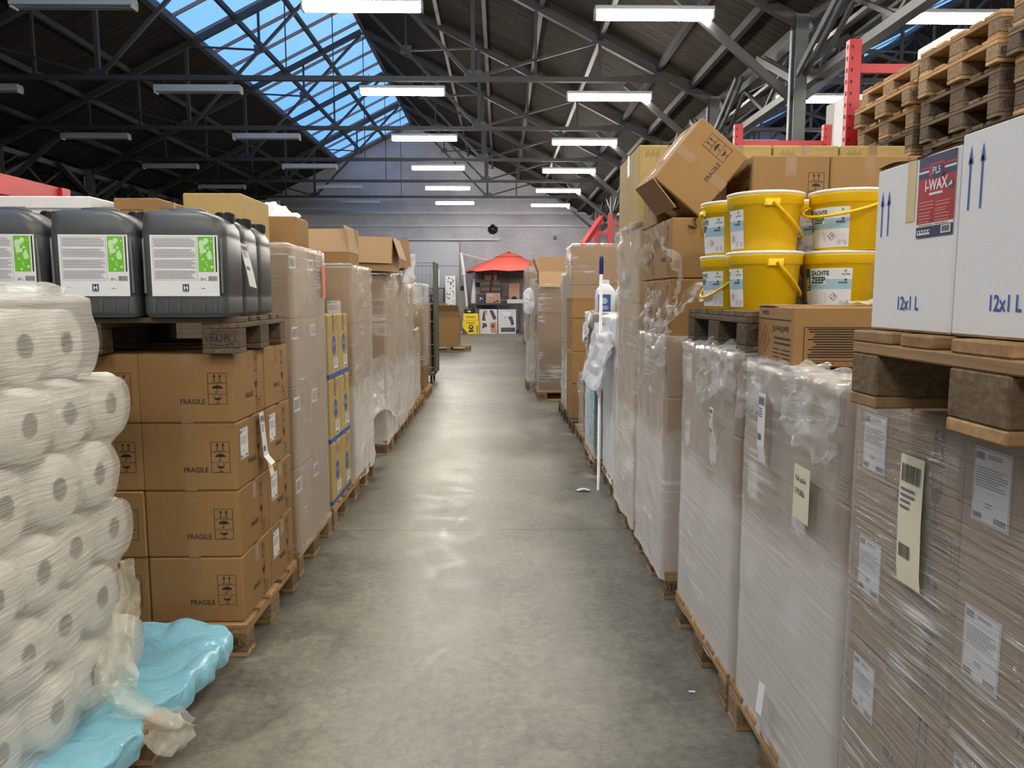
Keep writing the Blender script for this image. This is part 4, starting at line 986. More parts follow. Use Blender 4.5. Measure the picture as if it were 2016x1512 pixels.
# ---- R2
pallet(.82, 1.79, 0, 'pallet under the wrapped stack marked full pallet', group=GR)
st, zt = stack('brown carton of the wrapped stack marked full pallet', .84, 2.03, 1.78, 2.55, .144, 3, 2, [.284]*4, 'fragile', 'kraft_grey', -1, 'cartons of the full pallet stack', keep=lambda i, j, k: i == 0 or k == 3, sticker=lambda j, k: k > 0)
film_wrap(.84, 2.03, 1.78, 2.55, .11, 1.28, -1, 'hazy film around the stack marked full pallet', 'film_milky', amp=.012, seed=24, off=.010)
def note():
    b = MB(); fr = frame((0, 0, 0), (0, -1, 0), (0, 0, 1)); w, h = .105, .148
    b.rect(fr, 0, 0, w, h, 'cream_paper', 0, 4); b.text(fr, 'Full pallet', .012, .105, .021, 'ink', .0008, sx=.9); b.text(fr, '179580a', .010, .068, .024, 'ink', .0008, sx=.85)
    o = b.build('paper_note', None, False, (.806, 2.035, .905)); return tag(o, 'cream paper note reading Full pallet 179580a', 'note')
note()
slip('delivery_slip', [(.806, 2.31, 1.21), (.802, 2.30, 1.13), (.800, 2.295, 1.05), (.806, 2.29, 1.0)], (.0, -.062, 0), 'white barcode slip near the top of the full pallet stack')
slip('film_strip', [(.80, 2.20, .33), (.78, 2.17, .25), (.80, 2.14, .17)], (0, -.05, .01), 'white torn paper strip low on the full pallet stack', ('paper',), False)
def skirt(x, y0, y1, z, drop, seed, side=-1):
    def f(u, v):
        y = y0+(y1-y0)*u; d = drop*(.45+.55*abs(math.sin(u*3.3+seed))*(1+.4*nz((y*9, seed, 0))))
        if v < .2: return (x-side*.08*(1-v/.2), y, z+.012)
        t = (v-.2)/.8; return (x+side*(.006+.02*t*abs(math.sin(u*17+seed))), y, z-d*t)
    return f
crumple('loose_film', skirt(.825, 1.80, 2.56, 1.29, .20, 1.2), 60, 24, 'film_clear', .045, 'crumpled skirt of loose film along the top edge of the full pallet stack', 'plastic film', 'loose film skirts', 31, 13)
def pictogram_box():
    w, d, h = .40, .38, .178
    r = MB(); r.box(-w/2, w/2, -d/2, d/2, 0, h, 'kraft', .004)
    fn = frame((w/2, -d/2, h), (-1, 0, 0), (0, 0, -1)); fs = frame((-w/2, -d/2, h), (0, 1, 0), (0, 0, -1))   # printed upside down
    r.outline(fn, w*.05, h*.33, w*.92, h*.90, .0022, 'ink'); r.lines(fn, w*.08, w*.89, h*.84, 12, h*.042, h*.022, 'ink', jag=.12); r.rect(fn, w*.70, h*.92, w*.92, h*.94, 'ink')
    r.rect(fs, d*.05, h*.22, d*.95, h*.24, 'ink'); r.text(fs, 'ECOLAB', d*.68, h*.08, .018, 'ink', bold=.03); r.text(fs, 'Apex® Power NC', d*.10, h*.34, .028, 'ink', bold=.01, sx=.8)
    r.lines(fs, d*.05, d*.5, h*.66, 2, h*.09, h*.035, 'ink', jag=.1); r.lines(fs, d*.05, d*.30, h*.90, 3, h*.07, h*.022, 'ink'); r.lines(fs, d*.34, d*.55, h*.90, 3, h*.07, h*.022, 'ink')
    cx, cy, R = d*.76, h*.60, h*.27
    P = [(cx, cy-R), (cx+R, cy), (cx, cy+R), (cx-R, cy)]; Q = [(cx+(a-cx)*.86, cy+(c-cy)*.86) for a, c in P]
    for k in range(4): r.poly(fs, [P[k], P[(k+1) % 4], Q[(k+1) % 4], Q[k]], 'red_ink')
    r.poly(fs, [(cx-.004, cy-.018), (cx+.004, cy-.018), (cx+.002, cy+.01), (cx-.002, cy+.01)], 'ink'); r.disc(fs, cx, cy+.018, .003, 'ink')
    r.box(-w/2-.004, w/2, -.012, d/2, h+.0005, h+.004, 'kraft_inside')
    o = r.build('cardboard_box', None, False, (1.078, 2.415, 1.296)); o.rotation_euler = (0, 0, math.radians(-4)); tag(o, 'brown box printed upside down with a red warning diamond', 'box')
pictogram_box()
crumple('loose_film', lambda u, v: (1.12+.30*u, 2.30+.2*v, 1.482+.028*math.sin(u*3.14)*math.sin(v*3.14)), 22, 14, 'film_cream', .025, 'pale lump of film on the box with the warning diamond', 'plastic film', None, 7, 16)

# ---- R3
pallet(.82, 2.62, 0, 'pallet under the wrapped stack below the yellow buckets', group=GR)
st, zt = stack('brown carton below the yellow buckets', .84, 2.03, 2.63, 3.44, .144, 3, 2, [.288]*4, 'fragile', 'kraft_grey', -1, 'cartons below the yellow buckets', keep=lambda i, j, k: i == 0 or (k == 3 and i == 1), sticker=lambda j, k: k > 0)
film_wrap(.84, 2.03, 2.63, 3.44, .10, 1.296, -1, 'hazy rumpled film around the stack below the buckets', 'film_milky', amp=.014, seed=27, off=.010)
crumple('loose_film', skirt(.822, 2.62, 3.1, 1.31, .22, 2.7), 46, 24, 'film_clear', .05, 'crumpled skirt of loose film below the yellow buckets', 'plastic film', 'loose film skirts', 33, 13)
slip('delivery_slip', [(.80, 2.84, 1.09), (.795, 2.835, 1.04), (.802, 2.83, .985)], (0, -.055, 0), 'cream tag hanging in film below the yellow buckets', ('cream_paper',))
pallet(.85, 2.63, 1.312, 'dark weathered pallet carrying the yellow buckets', old=True)
# buckets
def bucket(lab_angle, handle_axis, swing):
    r = empty('bucket'); H_, r0, r1 = .214, .118, .134; n = 48
    b = MB(); prof = [(r0-.004, 0), (r0, .003), (r0+(r1-r0)*.78, .165), (r1+.001, .168), (r1+.006, .172), (r1+.006, .196), (r1+.008, .200), (r1+.008, .206)]
    b.lathe(prof, 'yellow_plastic', n)
    for s in (0, math.pi):
        a = handle_axis+s; c, sn = math.cos(a), math.sin(a)
        b.box(r1-.004, r1+.009, -.030, .030, .160, .188, 'yellow_plastic', .003, fn=lambda p: Vector((p.x*c-p.y*sn, p.x*sn+p.y*c, p.z)))
    b.build('body', r, True)
    b = MB(); b.lathe([(r1+.0085, .2065), (r1+.0105, .208), (r1+.0105, .216), (r1+.004, .2185), (r1-.012, .2185), (r1-.014, .2155), (.02, .2155)], 'lid_white', n); b.build('lid', r, True)
    b = MB(); R = r1+.014; pts = []
    for k in range(25):
        t = math.pi*k/24; u, w = R*math.cos(t), R*1.25*math.sin(t)
        pts.append((u, w*math.cos(swing), .175-w*math.sin(swing)*1.0))
    c, sn = math.cos(handle_axis), math.sin(handle_axis)
    b.tube([(x*c-y*sn, x*sn+y*c, z) for x, y, z in pts], .0055, 'yellow_plastic', 8); b.build('handle', r, True)
    rad = lambda z: r0+(r1-r0)*.78*z/.165+.0012
    def cyl(a, c_, e): z = .010+c_; t = lab_angle+a/.128; R = rad(z)+e; return Vector((R*math.cos(t), R*math.sin(t), z))
    b = MB(); W_, H2 = .186, .144
    b.rect(cyl, 0, 0, W_, H2, 'paper', .0003, 16); b.rect(cyl, 0, H2*.46, W_*.999, H2*.60, 'pale_blue', .0006, 16); b.rect(cyl, W_*.5, H2*.6, W_, H2*.72, 'pale_blue', .0006, 8)
    b.rect(cyl, 0, H2*.42, W_*.145, H2*.995, 'dark_green', .0007, 3)
    b.text(cyl, 'PIEK', W_*.115, H2*.46, .025, 'paper', .0012, 'l', .02, .95, math.pi/2)
    b.text(cyl, 'ZACHTE', W_*.175, H2*.82, .0225, 'dark_green', .0012, 'l', .035, .84); b.text(cyl, 'ZEEP', W_*.175, H2*.62, .0315, 'dark_green', .0012, 'l', .04, .86)
    b.text(cyl, 'van Dam', W_*.80, H2*.82, .011, 'ink', .0012, 'l', .01, .75); b.disc(cyl, W_*.87, H2*.93, .0045, 'green_print', .001, 10, 1.3)
    b.disc(cyl, W_*.88, H2*.70, .005, 'blue_ink', .0011, 10); b.barcode(cyl, W_*.75, H2*.60, W_*.92, H2*.655, e=.0011)
    b.lines(cyl, W_*.18, W_*.42, H2*.56, 4, .0036, .0012, 'grey_ink', .0011); b.lines(cyl, W_*.46, W_*.9, H2*.56, 4, .0036, .0012, 'grey_ink', .0011)
    b.lines(cyl, W_*.15, W_*.52, H2*.38, 9, .0042, .0014, 'grey_ink', .0011, .15); b.lines(cyl, W_*.78, W_*.97, H2*.17, 5, .0036, .0012, 'grey_ink', .0011)
    b.text(cyl, '3 kg℮', W_*.01, H2*.04, .012, 'ink', .0012, 'l', .02, .8)
    cx, cy, R_ = W_*.66, H2*.27, .0155; P = [(cx, cy-R_), (cx+R_, cy), (cx, cy+R_), (cx-R_, cy)]; Q = [(cx+(a-cx)*.84, cy+(c_-cy)*.84) for a, c_ in P]
    for k in range(4): b.poly(cyl, [P[k], P[(k+1) % 4], Q[(k+1) % 4], Q[k]], 'red_ink', .0011)
    b.rect(cyl, cx-.008, cy-.006, cx-.001, cy-.004, 'ink', .0011); b.rect(cyl, cx+.001, cy-.002, cx+.007, cy, 'ink', .0011); b.disc(cyl, cx+.003, cy+.004, .0025, 'ink', .0011, 8)
    b.build('front_label', r); return r
D2 = math.radians
BK = [ # x, y, level, label angle start, handle axis, swing (angle below horizontal), text
 (1.022, 2.96, 0, 132, 268, 44, 'yellow soap bucket at the aisle corner, lower layer, handle hanging right'),
 (1.302, 2.93, 0, 183, 330, 46, 'yellow soap bucket in front, lower layer, label facing the aisle'),
 (1.020, 2.97, 1, 132, 262, 42, 'yellow soap bucket at the aisle corner, upper layer, handle hanging right'),
 (1.312, 2.90, 1, 165, 124, 18, 'yellow soap bucket in front, upper layer, handle swung across its label'),
 (.995, 3.25, 0, 150, 95, 44, 'yellow soap bucket behind the aisle corner, lower layer, handle hanging left'),
 (.993, 3.25, 1, 150, 0, 44, 'yellow soap bucket behind the aisle corner, upper layer'),
 (1.29, 3.24, 0, 190, 0, 44, 'yellow soap bucket second in, second row, lower layer'), (1.27, 3.24, 1, 190, 0, 44, 'yellow soap bucket second in, second row, upper layer'),
 (1.600, 2.94, 0, 190, 0, 44, 'yellow soap bucket half behind the white box, lower layer'), (1.603, 2.95, 1, 190, 0, 44, 'yellow soap bucket half behind the white box, upper layer')]
for x, y, lv, la, ha, sw, lab in BK:
    o = bucket(D2(la), D2(ha), D2(sw)); o.location = (x, y, 1.457+.2195*lv); tag(o, lab, 'bucket', 'yellow soap buckets')

# ---- R4 fragile tower
pallet(.82, 3.66, 0, 'pallet under the tall fragile carton tower, right row', group=GR)
def keepR4(i, j, k):
    if k == 6: return i >= 1 or j == 1
    return (i == 0) or (j == 0 and i == 1 and k > 2) or (k == 5) or (j == 0 and k > 3)
st, zt = stack('brown fragile carton of the tower behind the buckets', .82, 2.32, 3.68, 4.44, .144, 4, 2, [.29]*7, 'fragile', 'kraft', -1, 'fragile cartons of the tower behind the buckets', keep=keepR4)
film_wrap(.82, 2.30, 3.68, 4.44, .10, 1.30, -1, 'milky film around the lower half of the fragile carton tower', 'film_milky', amp=.02, seed=29, off=.012)
crumple('loose_film', lambda u, v: (.80+.05*math.sin(v*5)-.02*u+.30*max(0, v-.55)*u, 3.62+.75*u-.10*v, 1.70-.52*v+.16*math.sin(u*3.1)*(1-v)), 46, 40, 'film_clear', .10, 'shiny crumpled film hanging from the fragile carton tower', 'plastic film', None, 36, 11)
ribbon('loose_film', [(.80, 3.55, 1.40), (.83, 3.48, 1.46), (.87, 3.42, 1.52), (.93, 3.36, 1.535)], [.02, .07, .09, .07], 'film_cream', .03, label='thick twisted rope of cream film left of the buckets', cat='plastic film', seed=11)
# tilted carton on top
tm = carton_mesh(.36, .37, .29, 'fragile', 'kraft', -1)
o = link('cardboard_box', tm); al = math.radians(-51)
Mx = Matrix.Translation((.942, 3.855, 2.112)) @ Matrix.Rotation(math.radians(3), 4, 'Z') @ Matrix.Rotation(al, 4, 'Y') @ Matrix.Translation((0, 0, -.145))
o.matrix_world = Mx; tag(o, 'tilted fragile carton balanced on one corner on top of the tower', 'box')
for nm, pts in (('flap', [(-.18, -.185, .29), (-.18, .185, .29), (-.215, .185, .12), (-.215, -.185, .12)]),):
    b = MB(); P = [Vector(p) for p in pts]; b.add(P+[p+Vector((-.005, 0, .001)) for p in P], [(0, 1, 2, 3), (7, 6, 5, 4), (0, 4, 5, 1), (1, 5, 6, 2), (2, 6, 7, 3), (3, 7, 4, 0)], 'kraft_inside'); b.build(nm, o)
put_label(o, LBL_S, (-.182, .14, .05), '-x')
b = MB(); b.grid(lambda u, v: (-.19-.05*u, -.19+.10*v, .0+.02*math.sin(u*7+v*3)), 8, 8, 'galv'); b.build('torn_foil', o)

# ---- R5 vegware stack
pallet(.82, 4.52, 0, 'pallet under the tall stack with the leaf printed carton', group=GR)
st, zt = stack('olive carton in the tall wrapped stack, right row', .83, 2.02, 4.55, 5.32, .144, 3, 1, [.44, .44, .44, .455], 'bare', 'kraft_yellow', -1, 'olive cartons in the tall wrapped stack', keep=lambda i, j, k: i == 0 or k == 3)
film_wrap(.83, 2.02, 4.55, 5.32, .10, 1.93, -1, 'baggy film around the tall olive carton stack', 'film_milky', amp=.035, seed=41, off=.014)
put_label(st[(0, 0, 3)], LBL_S, (-.22, .1, .15), '-x')
for i in range(4):
    carton(1.02+.40*i, 4.98, 1.945, .39, .72, .455, 'yellowish leaf printed carton, ' + ['at the aisle edge', 'second from the aisle edge', 'third from the aisle edge', 'farthest from the aisle'][i], 'veg', 'kraft_yellow', -1, group='leaf printed cartons')
b = MB(); b.box(1.2, 2.4, 4.6, 5.3, 1.925, 1.943, 'kraft_light'); tag(b.build('cardboard_sheet'), 'cardboard layer sheet under the leaf printed cartons', 'cardboard sheet')
stack('carton in the back of the leaf carton stack', 2.03, 2.42, 4.55, 5.32, .144, 1, 1, [.89, .89], 'bare', 'kraft', -1, 'cartons behind the olive stack')
# ---- R6
pallet(.84, 5.36, 0, 'pallet under the white film stack with the mop handle', group=GR)
stack('pale carton wrapped in white film by the mop handle', .86, 2.0, 5.38, 6.16, .144, 2, 1, [.40, .40, .40], 'bare', 'kraft_light', -1, 'pale cartons by the mop handle')
film_wrap(.86, 2.0, 5.38, 6.16, .10, 1.35, -1, 'white clinging film around the stack by the mop handle', 'bag', amp=.035, seed=43, off=.012)
crumple('plastic_bag', lambda u, v: (.80-.10*v+.05*math.sin(u*6), 5.5+.6*u, 1.22-.45*v+.1*u), 26, 22, 'bag', .07, 'white plastic bag hanging on the film stack by the mop handle', 'bag', None, 14, 9)
# ---- R7
pallet(.80, 6.35, 0, 'pallet under the load with white bottles on top', group=GR)
stack('brown carton under the white bottles', .82, 1.9, 6.4, 7.15, .144, 2, 1, [.41, .41, .40], 'small_print', 'kraft', -1, 'cartons under the white bottles')
film_wrap(.82, 1.9, 6.4, 7.15, .10, 1.36, -1, 'torn film around the load with the white bottles', 'film_milky', amp=.03, seed=47, off=.012)
crumple('plastic_bag', lambda u, v: (.78-.03*v, 6.55+.35*u, 1.36-.22*v+.03*math.sin(u*7)), 16, 16, 'bag', .07, 'white plastic bag bunched at the top of the bottle load', 'bag', None, 21, 12)
crumple('plastic_sheet', lambda u, v: (.785-.02*v, 6.20+.28*u, .95-.75*v+.12*u), 14, 30, 'blue_film', .04, 'narrow pale blue plastic hanging between two wrapped loads, right row', 'plastic sheet', None, 23, 9)
b = MB(); b.tube([(0, 0, 0), (0, 0, 1.70)], .0125, 'white_plastic', 12); o = b.build('mop_handle', None, True, (.775, 5.86, .0)); tag(o, 'white mop handle with blue grip standing at the right row', 'mop')
b = MB(); b.lathe([(.012, 0), (.017, .01), (.017, .10), (.014, .13), (.006, .142)], 'blue_plastic', 14); b.build('grip', o, True, (0, 0, 1.68))
def bottle(x, y, z, label):
    r = empty('bottle', (x, y, z)); tag(r, label, 'bottle', 'white bottles on the right row')
    def ring(w, d, zz): return [(w*math.copysign(abs(math.cos(t))**.6, math.cos(t)), d*math.copysign(abs(math.sin(t))**.6, math.sin(t)), zz) for t in [2*math.pi*k/20 for k in range(20)]]
    b = MB(); b.loft([ring(.085, .055, 0), ring(.09, .06, .01), ring(.09, .06, .17), ring(.08, .055, .21), ring(.045, .045, .25), ring(.03, .03, .262)], 'white_plastic'); b.build('body', r, True)
    b = MB(); b.lathe([(.032, .262), (.033, .265), (.033, .295), (.03, .298)], 'white_plastic', 16); b.build('cap', r)
    fr = frame((-.07, -.0625, .02), (1, 0, 0), (0, 0, 1)); b = MB(); b.rect(fr, 0, 0, .11, .15, 'blue_ink', 0); b.lines(fr, .015, .095, .05, 3, .012, .005, 'paper', .001); b.disc(fr, .055, .095, .028, 'pale_blue', .0008, 16); b.disc(fr, .02, .135, .01, 'yellow_pack', .001); b.build('front_label', r)
bottle(.93, 6.75, 1.362, 'white bottle with blue label nearest the aisle'); bottle(1.12, 6.85, 1.362, 'white bottle without visible label, second from the aisle'); bottle(1.12, 6.62, 1.362, 'white bottle behind the mop handle, third from the aisle')
# ---- R8 blue drum load and carton column
pallet(.82, 7.4, 0, 'pallet under the blue wrapped load, right row', group=GR)
b = MB(); b.lathe([(.24, 0), (.25, .02), (.25, .28), (.256, .30), (.25, .32), (.25, .55), (.24, .57)], 'blue_plastic', 32); tag(b.build('drum', None, True, (1.10, 7.68, .146)), 'dark blue drum wrapped in film on the right row', 'drum')
carton(1.13, 7.68, .72, .5, .5, .13, 'small gold printed carton on the blue drum', 'small_print', 'kraft_yellow', -1)
film_wrap(.84, 1.5, 7.42, 7.95, .12, .72, -1, 'film around the blue drum', 'film', amp=.02, seed=52)
pallet(.80, 8.35, 0, 'dark pallet under the tall unwrapped carton column', old=True, group=GR)
stack('large brown carton in the tall column behind the bottles', .80, 1.40, 8.5, 9.1, .144, 1, 1, [.40, .36, .37, .37, .43], 'bare', 'kraft', -1, 'cartons of the tall column')
film_wrap(.80, 1.40, 8.5, 9.1, 1.5, 2.08, -1, 'film around the top of the tall carton column', 'film', amp=.012, seed=55)
pallet(.78, 9.25, 0, 'black pallet beside the thin carton column', old=True, group=GR)
stack('narrow carton behind the tall column', .82, 1.3, 9.3, 9.95, .144, 1, 1, [.55, .6, .5], 'bare', 'kraft', -1, 'narrow cartons of the right row')
film_wrap(.82, 1.3, 9.3, 9.95, .12, 1.80, -1, 'film around the narrow cartons of the right row', 'film_milky', amp=.03, seed=57)
# ---- R10 wrapped load on EUR pallet, slightly into the aisle
pallet(.55, 11.1, 0, 'pallet with oval mark standing further into the aisle', group=GR)
stack('brown carton in the load on the oval marked pallet', .58, 1.5, 11.14, 11.86, .144, 2, 1, [.72, .42, .24, .17], 'bare', 'kraft_grey', -1, 'cartons on the oval marked pallet')
film_wrap(.58, 1.5, 11.14, 11.86, .10, 1.70, -1, 'shiny tightly creased film around the load on the oval marked pallet', 'film', amp=.025, seed=61)
open_carton(.78, 11.45, 1.715, .42, .5, .17, 'open brown carton with raised flap on the wrapped load, right row', {'n': 160, 'f': 0, 'l': 20}, 'kraft')
carton(1.2, 11.5, 1.715, .34, .4, .30, 'brown carton beside the open carton on the far wrapped load', 'bare', 'kraft')
random.seed(12)
y = 12.35; n = 0
looks = ['wrapped brown load', 'tall brown load', 'narrow brown load', 'ragged wrapped load', 'even brown load', 'hazy wrapped load']
ordw = ['first', 'second', 'third', 'fourth', 'fifth', 'sixth', 'seventh', 'eighth', 'ninth', 'tenth', 'eleventh']
while y < 27 and n < 11:
    x0 = [.50, .62, .66, .72, .76, .72, .78, .74, .80, .78, .8][n]; h = [2.05, 1.9, 2.2, 1.9, 2.3, 2.1, 2.35, 2.1, 2.4, 2.3, 2.4][n]
    if n == 0: x0 = .44
    pallet(x0, y, 0, 'pallet of the %s load past the oval marked pallet' % ordw[n], parts=False, group=GR)
    m = 4 if n % 2 else 3; hh = (h-.144)/m
    stack('brown carton of the %s load past the oval marked pallet' % ordw[n], x0+.02, x0+1.0, y+.02, y+.76, .144, 2, 1, [hh]*m, 'small_print' if n % 2 == 0 else 'bare', ['kraft', 'kraft_grey', 'kraft_light'][n % 3], -1, 'cartons of the far right row', keep=lambda i, j, k: i == 0 or k >= m-2)
    if n % 3 != 1: film_wrap(x0+.02, x0+1.0, y+.02, y+.76, .12, h*(.8 if n % 2 else .98), -1, 'film around the %s load past the oval marked pallet' % ordw[n], 'film_milky', amp=.03, seed=70+n, res=.06)
    y += [1.0, 1.1, 1.3, 1.3, 1.5, 1.3, 1.5, 1.4, 1.5, 1.5, 1.5][n]; n += 1
crumple('film_wad', lambda u, v: (.46+.10*math.sin(u*3.14)*math.cos(v*6.28), 12.2+.1*(u-.5), 1.45+.22*math.sin(u*3.14)*math.sin(v*6.28)), 18, 24, 'bag', .06, 'white and blue ball of plastic sticking into the aisle, right row', 'bag', None, 12, 9)
crumple('film_strand', lambda u, v: (.52+.05*math.cos(v*6.28), 12.15+.05*math.sin(v*6.28), .01+1.8*u), 40, 8, 'film_clear', .05, 'hanging strand of clear film beside the oval marked pallet load', 'plastic film', None, 12, 9)

# ---- pallet racks and stacked pallets, right
def rack(x0, x1, ys, h, levels, label, holes=True):
    r = empty('pallet_rack', (x0, ys[0], 0)); tag(r, label, 'rack'); w = x1-x0
    for yy in ys:
        f = MB()
        for xx in (0, w):
            f.box(xx-.05, xx+.05, yy-ys[0]-.035, yy-ys[0]+.035, 0, h, 'red_paint', .004)
            if holes:
                for q in range(int(h/.09)): f.box(xx-.052, xx-.05, yy-ys[0]-.009, yy-ys[0]+.009, .06+q*.09, .092+q*.09, 'ink'); f.box(xx-.032, xx-.018, yy-ys[0]-.037, yy-ys[0]-.035, .06+q*.09, .085+q*.09, 'ink')
        f.build('upright_frame', r)
        for q in range(int(h/.6)):
            g = MB(); g.box(.05, w-.05, yy-ys[0]-.02, yy-ys[0]+.02, h-.22-q*.6-.035, h-.22-q*.6+.035, 'red_paint'); g.build('cross_bar', r)
    for a, c in zip(ys, ys[1:]):
        for z in levels:
            for xx in (0, w):
                g = MB(); g.box(xx-.025, xx+.025, a-ys[0]+.036, c-ys[0]-.036, z-.11, z, 'red_paint'); g.build('beam', r)
    return r
rack(2.84, 3.90, [3.2, 6.32, 9.3], 3.55, [2.36], 'red pallet rack holding the piles of empty pallets, right')
rack(2.50, 3.35, [17.5, 20.0], 3.4, [2.4], 'red rack frame far down the right row', False)
b = MB(); b.beam((1.9, 17.6, 2.7), (2.5, 19.0, 3.45), .1, .14, 'red_paint'); tag(b.build('red_chute'), 'sloping red beam far down the right row', 'beam')
random.seed(5)
pn = ['farthest pile', 'middle pile', 'nearest pile']
for c, y0 in enumerate((5.24, 4.34, 3.44)):
    for k in range(5):
        old = (k, c) in ((0, 1), (1, 1), (2, 1), (3, 2), (1, 0), (1, 2))
        z = 2.362+.1445*k+(.06 if c == 2 and k > 9 else 0)
        pallet(2.77+random.uniform(-.03, .03), y0+random.uniform(-.015, .015), z, 'empty wooden pallet on the red rack, %s, %s from below' % (pn[c], ['lowest', 'second', 'third', 'fourth', 'topmost'][k]), old=old, group='empty pallets on the rack', mark=['EPAL', 'EUR', 'EUR', 'EPAL', 'EUR'][k], parts=True)
# goods on racks behind
r = empty('shelf_unit', (4.25, 6.8, 0)); tag(r, 'dark shelf unit behind the red rack carrying white boxes', 'shelf')
for yy in (0, 3.6):
    for xx in (0, 1.1): b = MB(); b.box(xx-.04, xx+.04, yy-.04, yy+.04, 0, 3.36, 'dark_metal'); b.build('upright', r)
for z in (1.2, 2.3, 3.3): b = MB(); b.box(-.05, 1.15, -.05, 3.65, z, z+.04, 'board_dark'); b.build('shelf_board', r)
b = MB(); b.box(-.30, .30, -.3, .3, 0, .68, 'white_card', .01); tag(b.build('cardboard_box', None, False, (4.62, 10.05, 3.342)), 'large white carton high on the dark shelf, farther one', 'box')
carton(4.35, 9.45, 3.342, .2, .3, .5, 'tall brown carton beside the white carton on the dark shelf', 'bare', 'kraft')
b = MB(); b.box(-.28, .0, -.3, .3, 0, .60, 'white_card', .01); b.box(.001, .28, -.29, .29, 0, .57, 'board_dark', .005)
fr = frame((.001, -.2915, 0), (1, 0, 0), (0, 0, 1)); b.outline(fr, .02, .04, .26, .53, .004, 'paper'); b.lines(fr, .04, .24, .5, 6, .03, .01, 'paper')
tag(b.build('cardboard_box', None, False, (4.42, 7.5, 3.342)), 'white and black printed carton high on the dark shelf, nearer one', 'box')

# ============================================================ FAR END
ZB = 1.28
r = empty('work_bench', (-.05, 33.0, 0)); tag(r, 'long dark work bench against the gable wall', 'bench')
b = MB(); b.box(-1.25, 1.0, -.35, .4, ZB-.07, ZB, 'board_dark', .005); b.build('bench_top', r)
for x in (-1.0, .92):
    for yy in (-.28, .33): b = MB(); b.box(x-.04, x+.04, yy-.04, yy+.04, 0, ZB-.071, 'board_dark'); b.build('leg', r)
b = MB(); b.box(-1.0, .92, .25, .3, .05, .12, 'board_dark'); b.build('stretcher', r)
def picture_box(x, label, kind):
    b = MB(); w, h = .76, 1.03; b.box(-w/2, w/2, 0, .18, 0, h, 'pic_light', .004); fr = frame((-w/2, 0, 0), (1, 0, 0), (0, 0, 1)); E_ = .003
    b.outline(fr, 0, 0, w, h, .012, 'paper', E_)
    if kind == 0:
        b.rect(fr, w*.03, h*.02, w*.06, h*.98, 'tan_pack', E_)
        b.rect(fr, w*.5, 0, w*.51, h, 'paper', E_+.001); b.rect(fr, 0, h*.5, w, h*.51, 'paper', E_+.001)
        b.poly(fr, [(w*.56, h*.95), (w*.75, h*.97), (w*.97, h*.62), (w*.8, h*.55)], 'pic_dark', E_); b.poly(fr, [(w*.2, h*.97), (w*.45, h*.95), (w*.42, h*.75), (w*.3, h*.8)], 'skin_print', E_)
        b.poly(fr, [(w*.15, h*.55), (w*.35, h*.52), (w*.3, h*.9), (w*.22, h*.9)], 'pic_dark', E_+.001); b.poly(fr, [(w*.15, h*.2), (w*.45, h*.3), (w*.4, h*.42), (w*.2, h*.45)], 'pic_dark', E_)
        b.poly(fr, [(w*.65, h*.05), (w*.97, h*.02), (w*.95, h*.48), (w*.6, h*.45)], 'skin_print', E_); b.poly(fr, [(w*.62, h*.30), (w*.85, h*.22), (w*.8, h*.42)], 'pic_dark', E_+.001)
    else:
        b.poly(fr, [(w*.2, h*.9), (w*.75, h*.9), (w*.62, h*.75), (w*.33, h*.75)], 'paper', E_); b.poly(fr, [(w*.55, h*.68), (w*.78, h*.72), (w*.9, h*.42), (w*.76, h*.3), (w*.68, h*.5)], 'pic_dark', E_); b.disc(fr, w*.38, h*.66, .02, 'pic_dark', E_)
        b.rect(fr, w*.16, h*.07, w*.95, h*.25, 'pic_dark', E_); b.lines(fr, w*.2, w*.9, h*.22, 4, .04, .006, 'grey_ink', E_+.001); b.rect(fr, w*.03, h*.02, w*.06, h*.4, 'tan_pack', E_)
    tag(b.build('picture_box', None, False, (x, 32.45, 0)), label, 'box', 'large picture cartons under the bench')
picture_box(-.49, 'large carton with four product photos leaning under the bench', 0); picture_box(.31, 'large carton with one big product photo under the bench', 1)
# yellow boxes
def yellow(z, h, w, label, top):
    b = MB(); b.box(-w/2, w/2, -.2, .2, 0, h, 'yellow_pack', .02 if top else .004); fr = frame((-w/2, -.2, 0), (1, 0, 0), (0, 0, 1))
    b.text(fr, 'STANLEY', w*.5, h*.78 if not top else h*.4, h*.16 if not top else h*.3, 'ink', .003, 'c', .03)
    if not top:
        b.poly(fr, [(0, 0), (w*.35, 0), (0, h*.5)], 'pic_dark', .003); b.disc(fr, w*.52, h*.52, w*.15, 'ink', .003); b.disc(fr, w*.52, h*.55, w*.07, 'yellow_pack', .004); b.poly(fr, [(w*.35, h*.12), (w*.7, h*.2), (w*.65, h*.32), (w*.4, h*.3)], 'ink', .003)
        for q in range(4): b.rect(fr, w*.86, h*(.1+.14*q), w*.94, h*(.19+.14*q), 'ink', .003)
    return tag(b.build('tool_case' if top else 'tool_box', None, False, (-1.22, 32.3, z)), label, 'box')
yellow(0, .56, .68, 'yellow printed carton on the floor left of the picture cartons', False)
o = yellow(.562, .30, .64, 'yellow tool case standing on the yellow carton', True)
b = MB(); b.box(-.22, .22, -.16, .16, 0, .18, 'black_plastic', .05); b.tube([(-.15, 0, .17), (-.12, 0, .26), (.12, 0, .26), (.15, 0, .17)], .02, 'black_plastic', 8); b.box(-.06, .06, -.165, -.158, .05, .12, 'yellow_pack'); tag(b.build('tool_machine', None, False, (-1.28, 32.3, .864)), 'black machine with carrying handle on the yellow case', 'machine')
